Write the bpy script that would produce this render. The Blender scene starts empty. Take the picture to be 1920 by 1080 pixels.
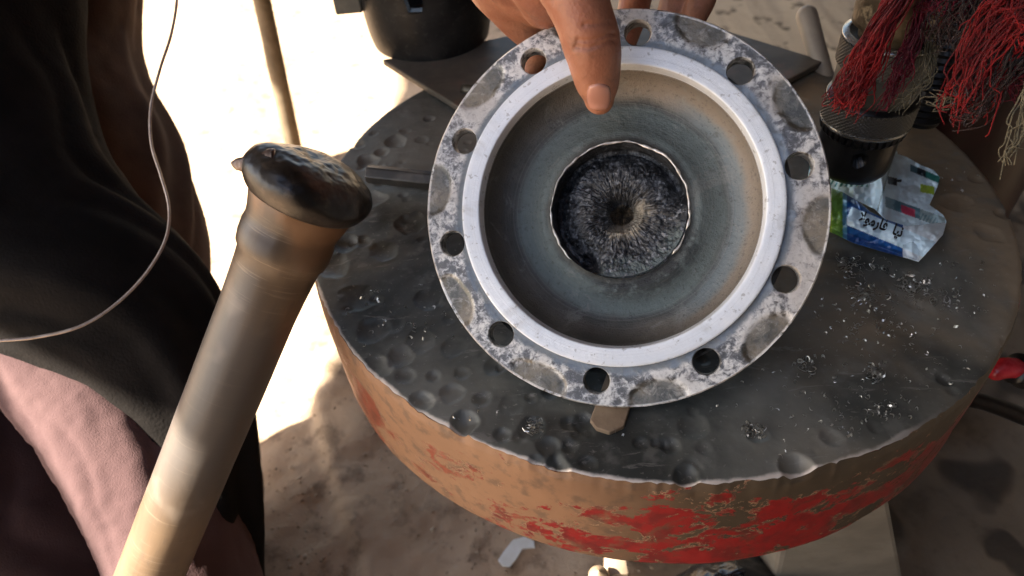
import bpy, bmesh, math, random
import numpy as np
from mathutils import Vector, Matrix, geometry
random.seed(7); RNG = np.random.default_rng(11)
sc = bpy.context.scene; COL = sc.collection
pi = math.pi

# ------------------------------------------------------------------ camera
PITCH, ROLL, FPX = math.radians(44.3426), math.radians(-4.8561), 1350.0
FV = np.array([0, math.cos(PITCH), -math.sin(PITCH)])
_r0 = np.array([1., 0, 0]); _u0 = np.cross(_r0, FV)
RV = math.cos(ROLL)*_r0 + math.sin(ROLL)*_u0
UV_ = np.cross(RV, FV)
ZT = 0.60                                   # height of the table top
C0 = np.array([0, 0, ZT + .33131])
cd = bpy.data.cameras.new('camera'); cam = bpy.data.objects.new('camera', cd); COL.objects.link(cam)
cd.lens = 36*FPX/1920; cd.sensor_width = 36; cd.clip_start = .02; cd.clip_end = 200
cam.matrix_world = Matrix(((RV[0], UV_[0], -FV[0], C0[0]), (RV[1], UV_[1], -FV[1], C0[1]),
                           (RV[2], UV_[2], -FV[2], C0[2]), (0, 0, 0, 1)))
sc.camera = cam
cd.dof.use_dof = True; cd.dof.focus_distance = .405; cd.dof.aperture_fstop = 10
# ------------------------------------------------------------------ light
SUN = np.array([-.75, -.10, .65]); SUN /= np.linalg.norm(SUN)
w = bpy.data.worlds.new('World'); sc.world = w; w.use_nodes = True
wt = w.node_tree; bgn = wt.nodes['Background']
sky = wt.nodes.new('ShaderNodeTexSky'); sky.sky_type = 'NISHITA'; sky.sun_disc = False
sky.sun_elevation = math.asin(SUN[2]); sky.sun_rotation = math.atan2(SUN[0], SUN[1])
sky.dust_density = 2.0
wt.links.new(sky.outputs[0], bgn.inputs[0]); bgn.inputs[1].default_value = .078
sl = bpy.data.lights.new('sun', 'SUN'); sl.energy = 5; sl.angle = math.radians(.5); sl.color = (1, .93, .82)
so = bpy.data.objects.new('sun', sl); COL.objects.link(so)
so.rotation_euler = Vector(-SUN).to_track_quat('-Z', 'Y').to_euler()
sc.view_settings.view_transform = 'Standard'; sc.view_settings.look = 'None'
sc.view_settings.exposure = 2.55; sc.view_settings.gamma = 1

# ------------------------------------------------------------------ helpers
def ray(px, py): return (px-960)/FPX*RV - (py-540)/FPX*UV_ + FV
def P(px, py, d): return C0 + d*ray(px, py)
def Pz(px, py, z=ZT):
    d = ray(px, py); return C0 + d*((z-C0[2])/d[2])
def depth(p): return float((np.asarray(p)-C0) @ FV)
def _h(ix, iy, iz, s):
    n = (ix*374761393 + iy*668265263 + iz*1274126177 + s*974711) & 0xffffffff
    n = ((n ^ (n >> 13))*1274126177) & 0xffffffff
    return ((n ^ (n >> 16)) & 0xffffff)/float(0xffffff)*2-1
def vn(p, s=0):
    p = np.asarray(p, float); i = np.floor(p).astype(np.int64); f = p-i; f = f*f*(3-2*f)
    o = 0
    for dx in (0, 1):
        for dy in (0, 1):
            for dz in (0, 1):
                o = o + _h(i[:, 0]+dx, i[:, 1]+dy, i[:, 2]+dz, s)*(f[:, 0] if dx else 1-f[:, 0])*(f[:, 1] if dy else 1-f[:, 1])*(f[:, 2] if dz else 1-f[:, 2])
    return o
def fbm(p, sc_, oc=4, s=0, g=.5):
    p = np.asarray(p, float); o = 0; a = 1; t = 0
    for k in range(oc):
        o = o + a*vn(p*sc_*2**k + 17.3*k, s+k); t += a; a *= g
    return o/t
def sstep(a, b, x):
    t = np.clip((x-a)/(b-a), 0, 1); return t*t*(3-2*t)
def mesh(name, V, F, mat=None, parent=None, smooth=True, loc=None, col=None, kind=None, rc=True):
    me = bpy.data.meshes.new(name)
    me.from_pydata(np.asarray(V).tolist() if not isinstance(V, list) else V, [], F if isinstance(F, list) else F.tolist())
    if rc and len(me.polygons) < 60000:
        bm = bmesh.new(); bm.from_mesh(me); bmesh.ops.recalc_face_normals(bm, faces=bm.faces)
        nb = sum(e.is_boundary for e in bm.edges); cc_ = sum((v.co for v in bm.verts), Vector())/len(bm.verts)
        vol = sum((f.calc_center_median()-cc_).dot(f.normal)*f.calc_area() for f in bm.faces)
        if vol < 0 and nb < .2*len(bm.edges): bmesh.ops.reverse_faces(bm, faces=bm.faces)
        bm.to_mesh(me); bm.free()
    me.update()
    if smooth: me.polygons.foreach_set('use_smooth', [True]*len(me.polygons))
    if mat: me.materials.append(mat)
    if col is not None:
        a = me.color_attributes.new('print', 'FLOAT_COLOR', 'POINT')
        a.data.foreach_set('color', np.c_[col, np.ones(len(col))].ravel().astype(np.float32))
    o = bpy.data.objects.new(name, me); COL.objects.link(o)
    if parent: o.parent = parent
    if loc is not None: o.location = loc
    if kind: o['kind'] = kind
    return o
def tag(o, label, cat, group=None):
    o['label'] = label; o['category'] = cat
    if group: o['group'] = group
    return o
def thing(name, label, cat, loc=(0, 0, 0), group=None):
    o = bpy.data.objects.new(name, None); COL.objects.link(o); o.location = loc
    o.empty_display_size = .02
    return tag(o, label, cat, group)
def gridF(nu, nv, cu=False, cv=False):
    a = np.arange(nu if cu else nu-1); b = np.arange(nv if cv else nv-1)
    A, B = np.meshgrid(a, b, indexing='ij'); A1 = (A+1) % nu; B1 = (B+1) % nv
    return np.stack([A*nv+B, A1*nv+B, A1*nv+B1, A*nv+B1], -1).reshape(-1, 4)
def frames(pts):
    pts = np.asarray(pts, float); T = np.gradient(pts, axis=0); T /= np.linalg.norm(T, axis=1)[:, None]+1e-12
    n = np.cross(T[0], [0.31, .2, .93]); n /= np.linalg.norm(n); N = [n]
    for k in range(1, len(pts)):
        n = N[-1]-T[k]*(N[-1] @ T[k]); n /= np.linalg.norm(n); N.append(n)
    N = np.array(N); return T, N, np.cross(T, N)
def resample(ctrl, n):
    c = np.asarray(ctrl, float); m = len(c); t = np.linspace(0, m-1, n); i = np.clip(t.astype(int), 0, m-2); f = (t-i)[:, None]
    p0 = c[np.clip(i-1, 0, m-1)]; p1 = c[i]; p2 = c[i+1]; p3 = c[np.clip(i+2, 0, m-1)]
    return .5*((2*p1)+(-p0+p2)*f+(2*p0-5*p1+4*p2-p3)*f*f+(-p0+3*p1-3*p2+p3)*f**3)
def tubeVF(pts, rad, ns=12, cap=True, disp=None):
    pts = np.asarray(pts, float); T, N, B = frames(pts); n = len(pts)
    rad = np.broadcast_to(rad, (n,)); a = np.linspace(0, 2*pi, ns, endpoint=False)
    D = np.cos(a)[None, :, None]*N[:, None]+np.sin(a)[None, :, None]*B[:, None]
    V = pts[:, None]+D*rad[:, None, None]
    V = V.reshape(-1, 3)
    if disp is not None: V = V+D.reshape(-1, 3)*disp(V)[:, None]
    F = gridF(n, ns, False, True)[:, ::-1].tolist()
    if cap: F += [list(range(ns)), list(range(n*ns-1, (n-1)*ns-1, -1))]
    return V, F
def join(parts):
    V = []; F = []; o = 0
    for v, f in parts:
        v = np.asarray(v); V.append(v); F += [[i+o for i in q] for q in (f.tolist() if hasattr(f, 'tolist') else f)]; o += len(v)
    return np.concatenate(V), F
def tube(name, pts, rad, mat, parent=None, ns=12, **k):
    V, F = tubeVF(pts, rad, ns, k.pop('cap', True), k.pop('disp', None)); return mesh(name, V, F, mat, parent, **k)
def latheVF(prof, n=64, disp=None, arc=None):
    prof = np.asarray(prof, float); a = np.linspace(0, 2*pi, n, endpoint=False)
    A, R = np.meshgrid(a, prof[:, 0]); Z = np.broadcast_to(prof[:, 1][:, None], A.shape)
    V = np.stack([R*np.cos(A), R*np.sin(A), Z], -1).reshape(-1, 3)
    if disp is not None: V = disp(V)
    return V, gridF(len(prof), n, False, True)
def box(c, s, R=None):
    V = np.array([[x, y, z] for x in (-1, 1) for y in (-1, 1) for z in (-1, 1)])*np.asarray(s)/2
    if R is not None: V = V @ np.asarray(R).T
    return V+np.asarray(c), [[0, 1, 3, 2], [4, 6, 7, 5], [0, 4, 5, 1], [2, 3, 7, 6], [0, 2, 6, 4], [1, 5, 7, 3]]
def bevel(o, wd, seg=2):
    m = o.modifiers.new('bevel', 'BEVEL'); m.width = wd; m.segments = seg; m.limit_method = 'ANGLE'; return o
def prism(poly, z0, z1):
    n = len(poly); V = [(p[0], p[1], z0) for p in poly]+[(p[0], p[1], z1) for p in poly]
    F = [list(range(n))[::-1], list(range(n, 2*n))]+[[i, (i+1) % n, n+(i+1) % n, n+i] for i in range(n)]
    return np.array(V), F
def remesh(name, parts, vox, mat, parent=None, smooth_it=6, post=None):
    """union of closed shapes grown into one continuous skin"""
    V, F = join(parts); o = mesh('tmp', V, F)
    m = o.modifiers.new('r', 'REMESH'); m.mode = 'VOXEL'; m.voxel_size = vox
    s = o.modifiers.new('s', 'SMOOTH'); s.factor = .5; s.iterations = smooth_it
    me = bpy.data.meshes.new_from_object(o.evaluated_get(bpy.context.evaluated_depsgraph_get()))
    bpy.data.objects.remove(o)
    n = len(me.vertices); co = np.empty(n*3); me.vertices.foreach_get('co', co); co = co.reshape(-1, 3)
    no = np.empty(n*3); me.vertices.foreach_get('normal', no); no = no.reshape(-1, 3)
    if post: co = post(co, no); me.vertices.foreach_set('co', co.ravel()); me.update()
    me.name = name; me.materials.clear(); me.materials.append(mat)
    me.polygons.foreach_set('use_smooth', [True]*len(me.polygons))
    o = bpy.data.objects.new(name, me); COL.objects.link(o)
    if parent: o.parent = parent
    return o
def capsule(ctrl, n=24, ns=20):
    """ctrl: (x,y,z,r[,flat]) rounded tapered chain"""
    c = resample(ctrl, n); p = c[:, :3]; r = c[:, 3]
    T, N, B = frames(p); k = 6; th = np.linspace(0, pi/2, k, endpoint=False)
    # round caps
    pa = [p[0]-T[0]*r[0]*math.cos(t) for t in th]; ra = [max(r[0]*math.sin(t), 1e-4) for t in th]
    pb = [p[-1]+T[-1]*r[-1]*math.cos(t) for t in th[::-1]]; rb = [max(r[-1]*math.sin(t), 1e-4) for t in th[::-1]]
    return tubeVF(np.array(pa+list(p)+pb), np.array(ra+list(r)+rb), ns)

# ------------------------------------------------------------------ materials
class MT:
    def __init__(s, name, rough=.6, metal=0, color=(.5, .5, .5), spec=None, coat=0):
        s.m = bpy.data.materials.new(name); s.m.use_nodes = True; s.t = s.m.node_tree; s.b = s.t.nodes['Principled BSDF']
        s.set('Roughness', rough); s.set('Metallic', metal); s.set('Base Color', (*color, 1))
        if spec is not None: s.set('Specular IOR Level', spec)
        if coat: s.set('Coat Weight', coat); s.set('Coat Roughness', .25)
        s.co = s.t.nodes.new('ShaderNodeTexCoord').outputs['Object']
    def set(s, k, v):
        i = s.b.inputs[k]
        if hasattr(v, 'links'): s.t.links.new(v, i)
        else: i.default_value = v
    def put(s, i, v):
        if hasattr(v, 'links'): s.t.links.new(v, i)
        elif v is not None: i.default_value = v
    def math(s, op, a, b=None, c=None, cl=False):
        n = s.t.nodes.new('ShaderNodeMath'); n.operation = op; n.use_clamp = cl
        for i, v in enumerate((a, b, c)): s.put(n.inputs[i], v)
        return n.outputs[0]
    def noise(s, scale, detail=4, rough=.55, dist=0, co=None, color=False):
        n = s.t.nodes.new('ShaderNodeTexNoise'); s.put(n.inputs['Vector'], co or s.co)
        n.inputs['Scale'].default_value = scale; n.inputs['Detail'].default_value = detail
        n.inputs['Roughness'].default_value = rough; n.inputs['Distortion'].default_value = dist
        return n.outputs[1 if color else 0]
    def vor(s, scale, feat='F1', co=None, out='Distance'):
        n = s.t.nodes.new('ShaderNodeTexVoronoi'); n.feature = feat; s.put(n.inputs['Vector'], co or s.co)
        n.inputs['Scale'].default_value = scale; return n.outputs[out]
    def step(s, x, a, b):
        n = s.t.nodes.new('ShaderNodeMapRange'); n.interpolation_type = 'SMOOTHSTEP'
        s.put(n.inputs[0], x)
        if a < b: n.inputs[1].default_value = a; n.inputs[2].default_value = b
        else: n.inputs[1].default_value = b; n.inputs[2].default_value = a; n.inputs[3].default_value = 1; n.inputs[4].default_value = 0
        return n.outputs[0]
    def lerp(s, x, a, b):
        n = s.t.nodes.new('ShaderNodeMapRange'); s.put(n.inputs[0], x); n.inputs[3].default_value = a; n.inputs[4].default_value = b
        return n.outputs[0]
    def mix(s, f, a, b):
        n = s.t.nodes.new('ShaderNodeMix'); n.data_type = 'RGBA'; s.put(n.inputs[0], f)
        for i, v in ((6, a), (7, b)):
            s.put(n.inputs[i], (*v, 1) if isinstance(v, tuple) and len(v) == 3 else v)
        return n.outputs[2]
    def xyz(s, co=None):
        n = s.t.nodes.new('ShaderNodeSeparateXYZ'); s.put(n.inputs[0], co or s.co); return n.outputs
    def comb(s, x, y, z):
        n = s.t.nodes.new('ShaderNodeCombineXYZ')
        for i, v in enumerate((x, y, z)): s.put(n.inputs[i], v)
        return n.outputs[0]
    def scale(s, v, sx, sy, sz):
        n = s.t.nodes.new('ShaderNodeMapping'); s.put(n.inputs[0], v); n.inputs['Scale'].default_value = (sx, sy, sz); return n.outputs[0]
    def attr(s, name):
        n = s.t.nodes.new('ShaderNodeAttribute'); n.attribute_name = name; return n.outputs['Color']
    def bump(s, h, strength=.3, dist=.001):
        n = s.t.nodes.new('ShaderNodeBump'); n.inputs['Strength'].default_value = strength; n.inputs['Distance'].default_value = dist
        s.put(n.inputs['Height'], h); s.t.links.new(n.outputs[0], s.b.inputs['Normal'])
        return s
    def color(s, v): s.set('Base Color', v if not (isinstance(v, tuple)) else (*v, 1)); return s

def ground_mat():
    m = MT('packed earth', rough=.9, spec=.2)
    n1 = m.noise(3.1, 5, .6); n2 = m.noise(22, 6, .65); n3 = m.noise(150, 4, .7)
    c = m.mix(m.step(n1, .35, .65), (.46, .31, .19), (.58, .42, .28))
    c = m.mix(m.math('MULTIPLY', m.step(n2, .5, .68), .75), c, (.20, .135, .085))
    c = m.mix(m.math('MULTIPLY', m.step(n3, .55, .75), .5), c, (.50, .40, .30))
    # darker, blotched earth on the right of the stand
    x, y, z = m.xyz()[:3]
    dark_right = m.step(m.math('ADD', x, m.math('MULTIPLY', m.math('SUBTRACT', m.noise(2.6, 3), .5), .5)), -.02, .40)
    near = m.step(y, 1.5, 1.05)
    c = m.mix(m.math('MULTIPLY', m.math('MULTIPLY', dark_right, near), .8), c, (.105, .086, .062))
    blot = m.math('MULTIPLY', m.math('MULTIPLY', m.step(m.noise(7.5, 2, .5, .6), .53, .60), dark_right), near)
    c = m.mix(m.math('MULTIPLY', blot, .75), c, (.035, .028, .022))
    # far ground behind the table: tan earth with a few dark drips
    far = m.math('MULTIPLY', m.step(x, .15, .5), m.step(y, 1.1, 1.5))
    c = m.mix(far, c, (.56, .42, .27))
    c = m.mix(m.math('MULTIPLY', far, m.step(m.noise(13, 2), .60, .68)), c, (.22, .16, .10))
    m.color(c); m.bump(m.math('ADD', n2, m.math('MULTIPLY', n3, .4)), .5, .006); return m.m
def steel_top_mat():
    m = MT('worn oily steel', rough=.45, metal=.25)
    n1 = m.noise(9, 5, .6, .4); n2 = m.noise(46, 5, .6); n3 = m.noise(320, 3, .6); n4 = m.noise(5, 3)
    c = m.mix(m.step(n1, .32, .68), (.040, .042, .037), (.20, .19, .158))
    x, y, z = m.xyz()[:3]
    rust = m.math('MULTIPLY', m.step(m.noise(7, 4, .6, .6), .38, .60), m.step(x, -.02, .16))
    c = m.mix(m.math('MULTIPLY', rust, .95), c, (.30, .225, .145))
    c = m.mix(m.math('MULTIPLY', m.step(n2, .52, .68), .5), c, (.19, .18, .155))
    c = m.mix(m.math('MULTIPLY', m.step(m.noise(70, 5, .7, .8, co=m.scale(m.co, .35, 1.6, 1)), .60, .66), .5), c, (.26, .24, .21))
    c = m.mix(m.math('MULTIPLY', m.step(n3, .62, .72), .35), c, (.36, .34, .30))
    r = m.math('POWER', m.math('ADD', m.math('MULTIPLY', x, x), m.math('MULTIPLY', y, y)), .5)
    edge = m.step(m.math('ADD', r, m.math('MULTIPLY', m.math('SUBTRACT', n2, .5), .007)), .2462, .2482)
    edge = m.math('MULTIPLY', m.math('MULTIPLY', edge, m.step(y, .02, -.09)), m.step(x, .13, .05))
    c = m.mix(edge, c, (.62, .53, .45))
    m.color(c); m.set('Roughness', m.lerp(n2, .34, .74)); m.set('Metallic', m.lerp(n1, .40, .12))
    m.bump(m.math('ADD', n2, m.math('MULTIPLY', n3, .35)), .35, .0011); return m.m
def rim_mat():
    m = MT('peeling red paint', rough=.5)
    x, y, z = m.xyz()[:3]; a = m.math('ARCTAN2', y, x)
    n1 = m.math('ADD', m.math('MULTIPLY', m.noise(26, 8, .72, .5, co=m.scale(m.co, 1, 1, 2.0)), .68), m.math('MULTIPLY', m.noise(120, 6, .75, 1.2), .32)); n2 = m.noise(90, 4, .6); n4 = m.noise(6, 3)
    c = m.mix(m.step(n4, .35, .65), (.22, .118, .062), (.31, .165, .085))
    c = m.mix(m.math('MULTIPLY', m.step(n2, .48, .68), .65), c, (.11, .07, .045))
    # bare on the front left, more paint towards the right (a runs from -pi..0 along the front)
    bias = m.math('ADD', m.lerp(m.step(a, -2.2, -1.86), -.040, .045), m.math('MULTIPLY', m.math('MULTIPLY', m.step(a, -2.42, -2.55), m.step(a, -2.95, -2.8)), .085))
    low = m.math('MULTIPLY', m.step(z, -.010, -.045), .12)
    bare = m.math('MULTIPLY', m.step(m.noise(15, 5, .65, .7, co=m.scale(m.co, 1, 1, 1.6)), .46, .58), .10)
    v = m.math('SUBTRACT', m.math('ADD', m.math('ADD', n1, bias), m.math('SUBTRACT', low, .085)), bare)
    dark = m.math('ADD', m.step(a, -1.95, -1.55), m.step(a, -2.72, -2.95), None, True)
    c = m.mix(m.math('MULTIPLY', dark, .9), c, m.mix(m.step(n4, .4, .6), (.040, .031, .018), (.075, .055, .032)))  # right of rim base darkened in colour, as if turned from the light
    c = m.mix(m.math('MULTIPLY', m.math('MULTIPLY', m.step(v, .490, .500), m.step(v, .512, .504)), m.step(n2, .45, .58)), c, (.42, .27, .15))
    red = m.mix(m.step(n2, .4, .66), (.30, .008, .009), (.17, .010, .010))
    p = m.step(v, .500, .516); fade = m.math('MULTIPLY', p, m.lerp(m.step(m.noise(44, 5, .7, .5), .34, .50), .30, 1.0)); fade = m.math('MULTIPLY', fade, m.lerp(m.step(a, -2.2, -1.98), .5, 1.0)); c = m.mix(fade, c, red)
    m.color(c); m.set('Roughness', m.lerp(p, .6, .38)); m.bump(m.math('ADD', p, m.math('MULTIPLY', n2, .5)), .5, .0007); return m.m
def flange_mat(k):
    m = MT('scraped flange steel', rough=.45, metal=.45)
    x, y, z = m.xyz()[:3]
    r = m.math('DIVIDE', m.math('POWER', m.math('ADD', m.math('MULTIPLY', x, x), m.math('MULTIPLY', y, y)), .5), k)
    a = m.math('ARCTAN2', y, x)
    per = 2*pi/10
    t = m.math('SUBTRACT', m.math('WRAP', m.math('SUBTRACT', a, A0+per/2), per/2, -per/2), 0.0)
    u = m.math('DIVIDE', m.math('MULTIPLY', t, .105), .0155); v = m.math('DIVIDE', m.math('SUBTRACT', r, .1085), .0105)
    d = m.math('POWER', m.math('ADD', m.math('MULTIPLY', u, u), m.math('MULTIPLY', v, v)), .5)
    n1 = m.math('ADD', m.math('MULTIPLY', m.noise(58, 6, .68, .8), .75), m.math('MULTIPLY', m.noise(26, 3, .6), .25)); n2 = m.noise(250, 5, .7, .4); n3 = m.noise(14, 3); n4 = m.noise(30, 4, .6)
    d = m.math('ADD', d, m.math('MULTIPLY', m.math('SUBTRACT', n1, .5), .55))
    oval = m.math('MULTIPLY', m.step(d, 1.10, .86), .9)
    worn = m.math('MULTIPLY', m.step(a, 1.45, 1.1), m.step(a, -.15, .25))
    white = m.step(m.math('ADD', m.math('SUBTRACT', m.math('ADD', n1, m.math('MULTIPLY', m.math('SUBTRACT', n3, .5), .35)), m.math('MULTIPLY', worn, .06)), m.math('MULTIPLY', m.math('SUBTRACT', n2, .5), .75)), .385, .57)
    c = m.mix(white, m.mix(n2, (.07, .068, .066), (.22, .21, .20)), m.mix(n2, (.50, .48, .45), (.86, .84, .80)))
    c = m.mix(m.math('MULTIPLY', m.step(n3, .5, .62), .35), c, (.25, .19, .15))
    lowp = m.mix(m.step(n4, .4, .62), (.10, .10, .088), (.19, .155, .105))
    lowp = m.mix(m.math('MULTIPLY', m.step(n2, .54, .66), .7), lowp, (.05, .045, .04)); lowp = m.mix(m.math('MULTIPLY', m.step(m.noise(80, 6, .75, 1.5), .53, .62), .55), lowp, (.42, .39, .34))
    c = m.mix(oval, c, lowp)
    inner = m.step(m.math('ADD', r, m.math('MULTIPLY', m.math('SUBTRACT', n1, .5), .011)), .0955, .0925)
    c = m.mix(inner, c, m.mix(n2, (.12, .135, .145), (.26, .28, .29)))
    edge = m.step(r, .1103, .1112); c = m.mix(m.math('MULTIPLY', edge, m.step(n2, .35, .5)), c, (.72, .68, .62))
    c = m.mix(m.math('MULTIPLY', m.step(m.noise(420, 4, .7), .52, .62), .28), c, (.2, .18, .16))
    m.color(c); m.set('Metallic', m.lerp(white, .65, .12)); m.set('Roughness', m.lerp(white, .36, .5))
    m.bump(m.math('ADD', n1, m.math('MULTIPLY', n2, .6)), .42, .0013); return m.m
def dish_mat(k):
    m = MT('heat blued dish steel', rough=.5, metal=.25)
    x, y, z = m.xyz()[:3]
    r = m.math('DIVIDE', m.math('POWER', m.math('ADD', m.math('MULTIPLY', x, x), m.math('MULTIPLY', y, y)), .5), k)
    n1 = m.noise(24, 5, .6); n2 = m.noise(160, 5, .65); n3 = m.noise(9, 3)
    rn = m.math('ADD', r, m.math('MULTIPLY', m.math('SUBTRACT', n1, .5), .012))
    c = m.mix(m.step(n1, .35, .65), (.055, .056, .050), (.10, .098, .086))
    c = m.mix(m.math('MULTIPLY', m.step(m.math('ADD', rn, m.math('MULTIPLY', x, .02)), .062, .070), m.lerp(m.step(m.math('ADD', x, m.math('MULTIPLY', y, .4)), -.035, .045), .12, 1.0)), c, (.26, .215, .17))     # tan band; left part darkened as the slope away from the light
    bl = m.math('MULTIPLY', m.step(rn, .040, .046), m.step(rn, .064, .058))
    c = m.mix(m.math('MULTIPLY', bl, .8), c, m.mix(n2, (.10, .125, .122), (.20, .24, .23)))                    # blue grey ring
    b2 = m.math('MULTIPLY', m.math('MULTIPLY', m.step(rn, .060, .066), m.step(rn, .074, .069)), m.step(x, .02, .05))
    c = m.mix(m.math('MULTIPLY', b2, .7), c, (.13, .18, .205))
    c = m.mix(m.math('MULTIPLY', m.step(n2, .60, .70), .5), c, (.06, .06, .06))
    aa_ = m.math('ARCTAN2', y, x); sec = m.math('MULTIPLY', m.step(aa_, -2.1, -1.6), m.step(aa_, -.1, -.45))
    c = m.mix(m.math('MULTIPLY', m.math('MULTIPLY', sec, m.step(rn, .058, .042)), m.step(n2, .36, .54)), c, (.028, .030, .031))
    m.color(c); turn = m.noise(900, 3, .6, co=m.comb(r, 0.0, 0.0)); grit = m.noise(420, 5, .75)
    c2 = m.mix(m.math('MULTIPLY', m.step(turn, .5, .72), .30), c, (.28, .27, .24)); c2 = m.mix(m.math('MULTIPLY', m.step(grit, .55, .66), .45), c2, (.035, .035, .032)); c2 = m.mix(m.math('MULTIPLY', m.step(m.noise(33, 6, .75, 1.0), .55, .64), .35), c2, (.27, .27, .25)); m.color(c2)
    m.bump(m.math('ADD', m.math('ADD', m.math('MULTIPLY', n1, .6), n2), m.math('ADD', m.math('MULTIPLY', turn, .5), grit)), .6, .0011); m.set('Roughness', m.lerp(n1, .42, .7)); return m.m
def crater_mat(k):
    m = MT('torn dark steel', rough=.42, metal=.6)
    x, y, z = m.xyz()[:3]; a = m.math('ARCTAN2', y, x)
    r = m.math('DIVIDE', m.math('POWER', m.math('ADD', m.math('MULTIPLY', x, x), m.math('MULTIPLY', y, y)), .5), k)
    pv = m.comb(m.math('MULTIPLY', m.math('COSINE', a), 1.0), m.math('MULTIPLY', m.math('SINE', a), 1.0), m.math('MULTIPLY', r, 14))
    rad = m.noise(26, 4, .6, co=pv); n2 = m.noise(330, 4, .7); n1 = m.noise(60, 4, .6)
    n1 = m.noise(60, 4, .6)
    ra = m.mix(m.step(rad, .38, .66), (.022, .022, .023), (.15, .152, .158)); gr_ = m.mix(m.step(m.noise(150, 4, .7), .42, .66), (.022, .023, .025), (.12, .125, .135))
    c = m.mix(m.step(m.math('ADD', r, m.math('MULTIPLY', n1, .012)), .024, .034), ra, gr_)
    c = m.mix(m.math('MULTIPLY', m.step(n2, .54, .66), .6), c, (.32, .33, .35))
    sec = m.math('MULTIPLY', m.math('MULTIPLY', m.step(a, -2.1, -1.6), m.step(a, -.1, -.45)), m.step(m.math('ADD', r, m.math('MULTIPLY', m.math('SUBTRACT', n1, .5), .03)), .026, .036))
    c = m.mix(m.math('MULTIPLY', sec, m.step(n2, .62, .45)), c, (.10, .12, .118))
    hot = m.math('MULTIPLY', m.step(m.math('ADD', r, m.math('MULTIPLY', m.math('SUBTRACT', n1, .5), .03)), .019, .010), m.step(m.math('SUBTRACT', x, y), .0, .009))
    c = m.mix(m.math('MULTIPLY', hot, .85), c, m.mix(n2, (.30, .26, .2), (.62, .55, .44)))
    c = m.mix(m.step(m.math('ADD', r, m.math('MULTIPLY', m.math('SUBTRACT', n1, .5), .008)), .0075, .0060), c, m.mix(m.step(n2, .4, .6), (.03, .022, .015), (.14, .10, .06)))
    m.color(c); m.bump(m.math('ADD', m.math('MULTIPLY', rad, .8), n2), .7, .0012); return m.m
def shaft_mat():
    m = MT('axle shaft steel', rough=.42, metal=.12)
    n1 = m.noise(13, 4, .55, .3, co=m.scale(m.co, 1, 1, .45)); n2 = m.noise(120, 4, .6, co=m.scale(m.co, 1, 1, .4)); x, y, z = m.xyz()[:3]
    c = m.mix(m.step(n1, .38, .64), (.075, .050, .031), (.175, .112, .064))
    sc1 = m.noise(150, 4, .7, co=m.scale(m.co, 1, 1, .04)); sc2 = m.noise(60, 5, .7, co=m.scale(m.co, .3, .3, 6))
    c = m.mix(m.math('MULTIPLY', m.step(sc1, .5, .7), .45), c, (.09, .06, .04)); c = m.mix(m.math('MULTIPLY', m.step(sc2, .56, .7), .35), c, (.30, .22, .15))
    zz = m.math('ADD', z, m.math('MULTIPLY', m.math('SUBTRACT', n1, .5), .12))
    band = m.math('MULTIPLY', m.step(zz, .62, .67), m.step(zz, .82, .77))
    c = m.mix(m.math('MULTIPLY', band, .8), c, (.085, .075, .068))
    c = m.mix(m.math('MULTIPLY', m.step(m.noise(17, 3), .57, .68), .32), c, (.30, .24, .19))
    c = m.mix(m.math('MULTIPLY', m.step(n2, .58, .72), .4), c, (.10, .07, .05))
    c = m.mix(m.math('MULTIPLY', m.step(zz, .835, .85), .8), c, (.22, .11, .05))
    m.color(c); m.set('Roughness', m.lerp(n2, .30, .5)); m.bump(n2, .2, .0008); return m.m
def simple(name, c1, c2, s=40, rough=.6, metal=0, b=.3, bd=.001, lo=.35, hi=.65, c3=None, s3=200, spec=None, detail=5):
    m = MT(name, rough=rough, metal=metal, spec=spec); n = m.noise(s, detail, .62, .2)
    c = m.mix(m.step(n, lo, hi), c1, c2)
    if c3: c = m.mix(m.math('MULTIPLY', m.step(m.noise(s3, 4, .6), .55, .7), .6), c, c3)
    m.color(c); m.bump(m.math('ADD', n, m.math('MULTIPLY', m.noise(s*6, 3), .5)), b, bd); return m.m
def skin_mat():
    m = MT('skin', rough=.45, spec=.45); n1 = m.noise(35, 3, .5); n2 = m.vor(520, 'F1'); n3 = m.noise(260, 3)
    grime = m.math('MULTIPLY', m.step(m.noise(75, 5, .7, .6), .52, .68), .45)
    c = m.mix(m.step(n1, .35, .65), (.42, .185, .105), (.31, .12, .068))
    c = m.mix(grime, c, (.16, .075, .045)); m.color(c); m.set('Subsurface Weight', .08); m.set('Subsurface Radius', (.9, .35, .18)); m.set('Subsurface Scale', .006)
    m.bump(m.math('ADD', n3, m.math('MULTIPLY', n2, .4)), .35, .0009); return m.m
def cloth_mat(name, c1, c2, s=12, fine=700, sheen=.2, fuzz=None):
    m = MT(name, rough=.95, spec=.1); n = m.noise(s, 4, .6); n2 = m.noise(fine, 2, .5)
    c = m.mix(m.step(n, .35, .65), c1, c2)
    if fuzz: c = m.mix(m.math('MULTIPLY', m.step(m.noise(90, 5, .7, .3, co=m.scale(m.co, 1, 1, .5)), .5, .66), .6), c, fuzz)
    m.color(c); m.set('Sheen Weight', sheen); m.bump(m.math('ADD', n2, n), .5, .0012); return m.m

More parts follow.
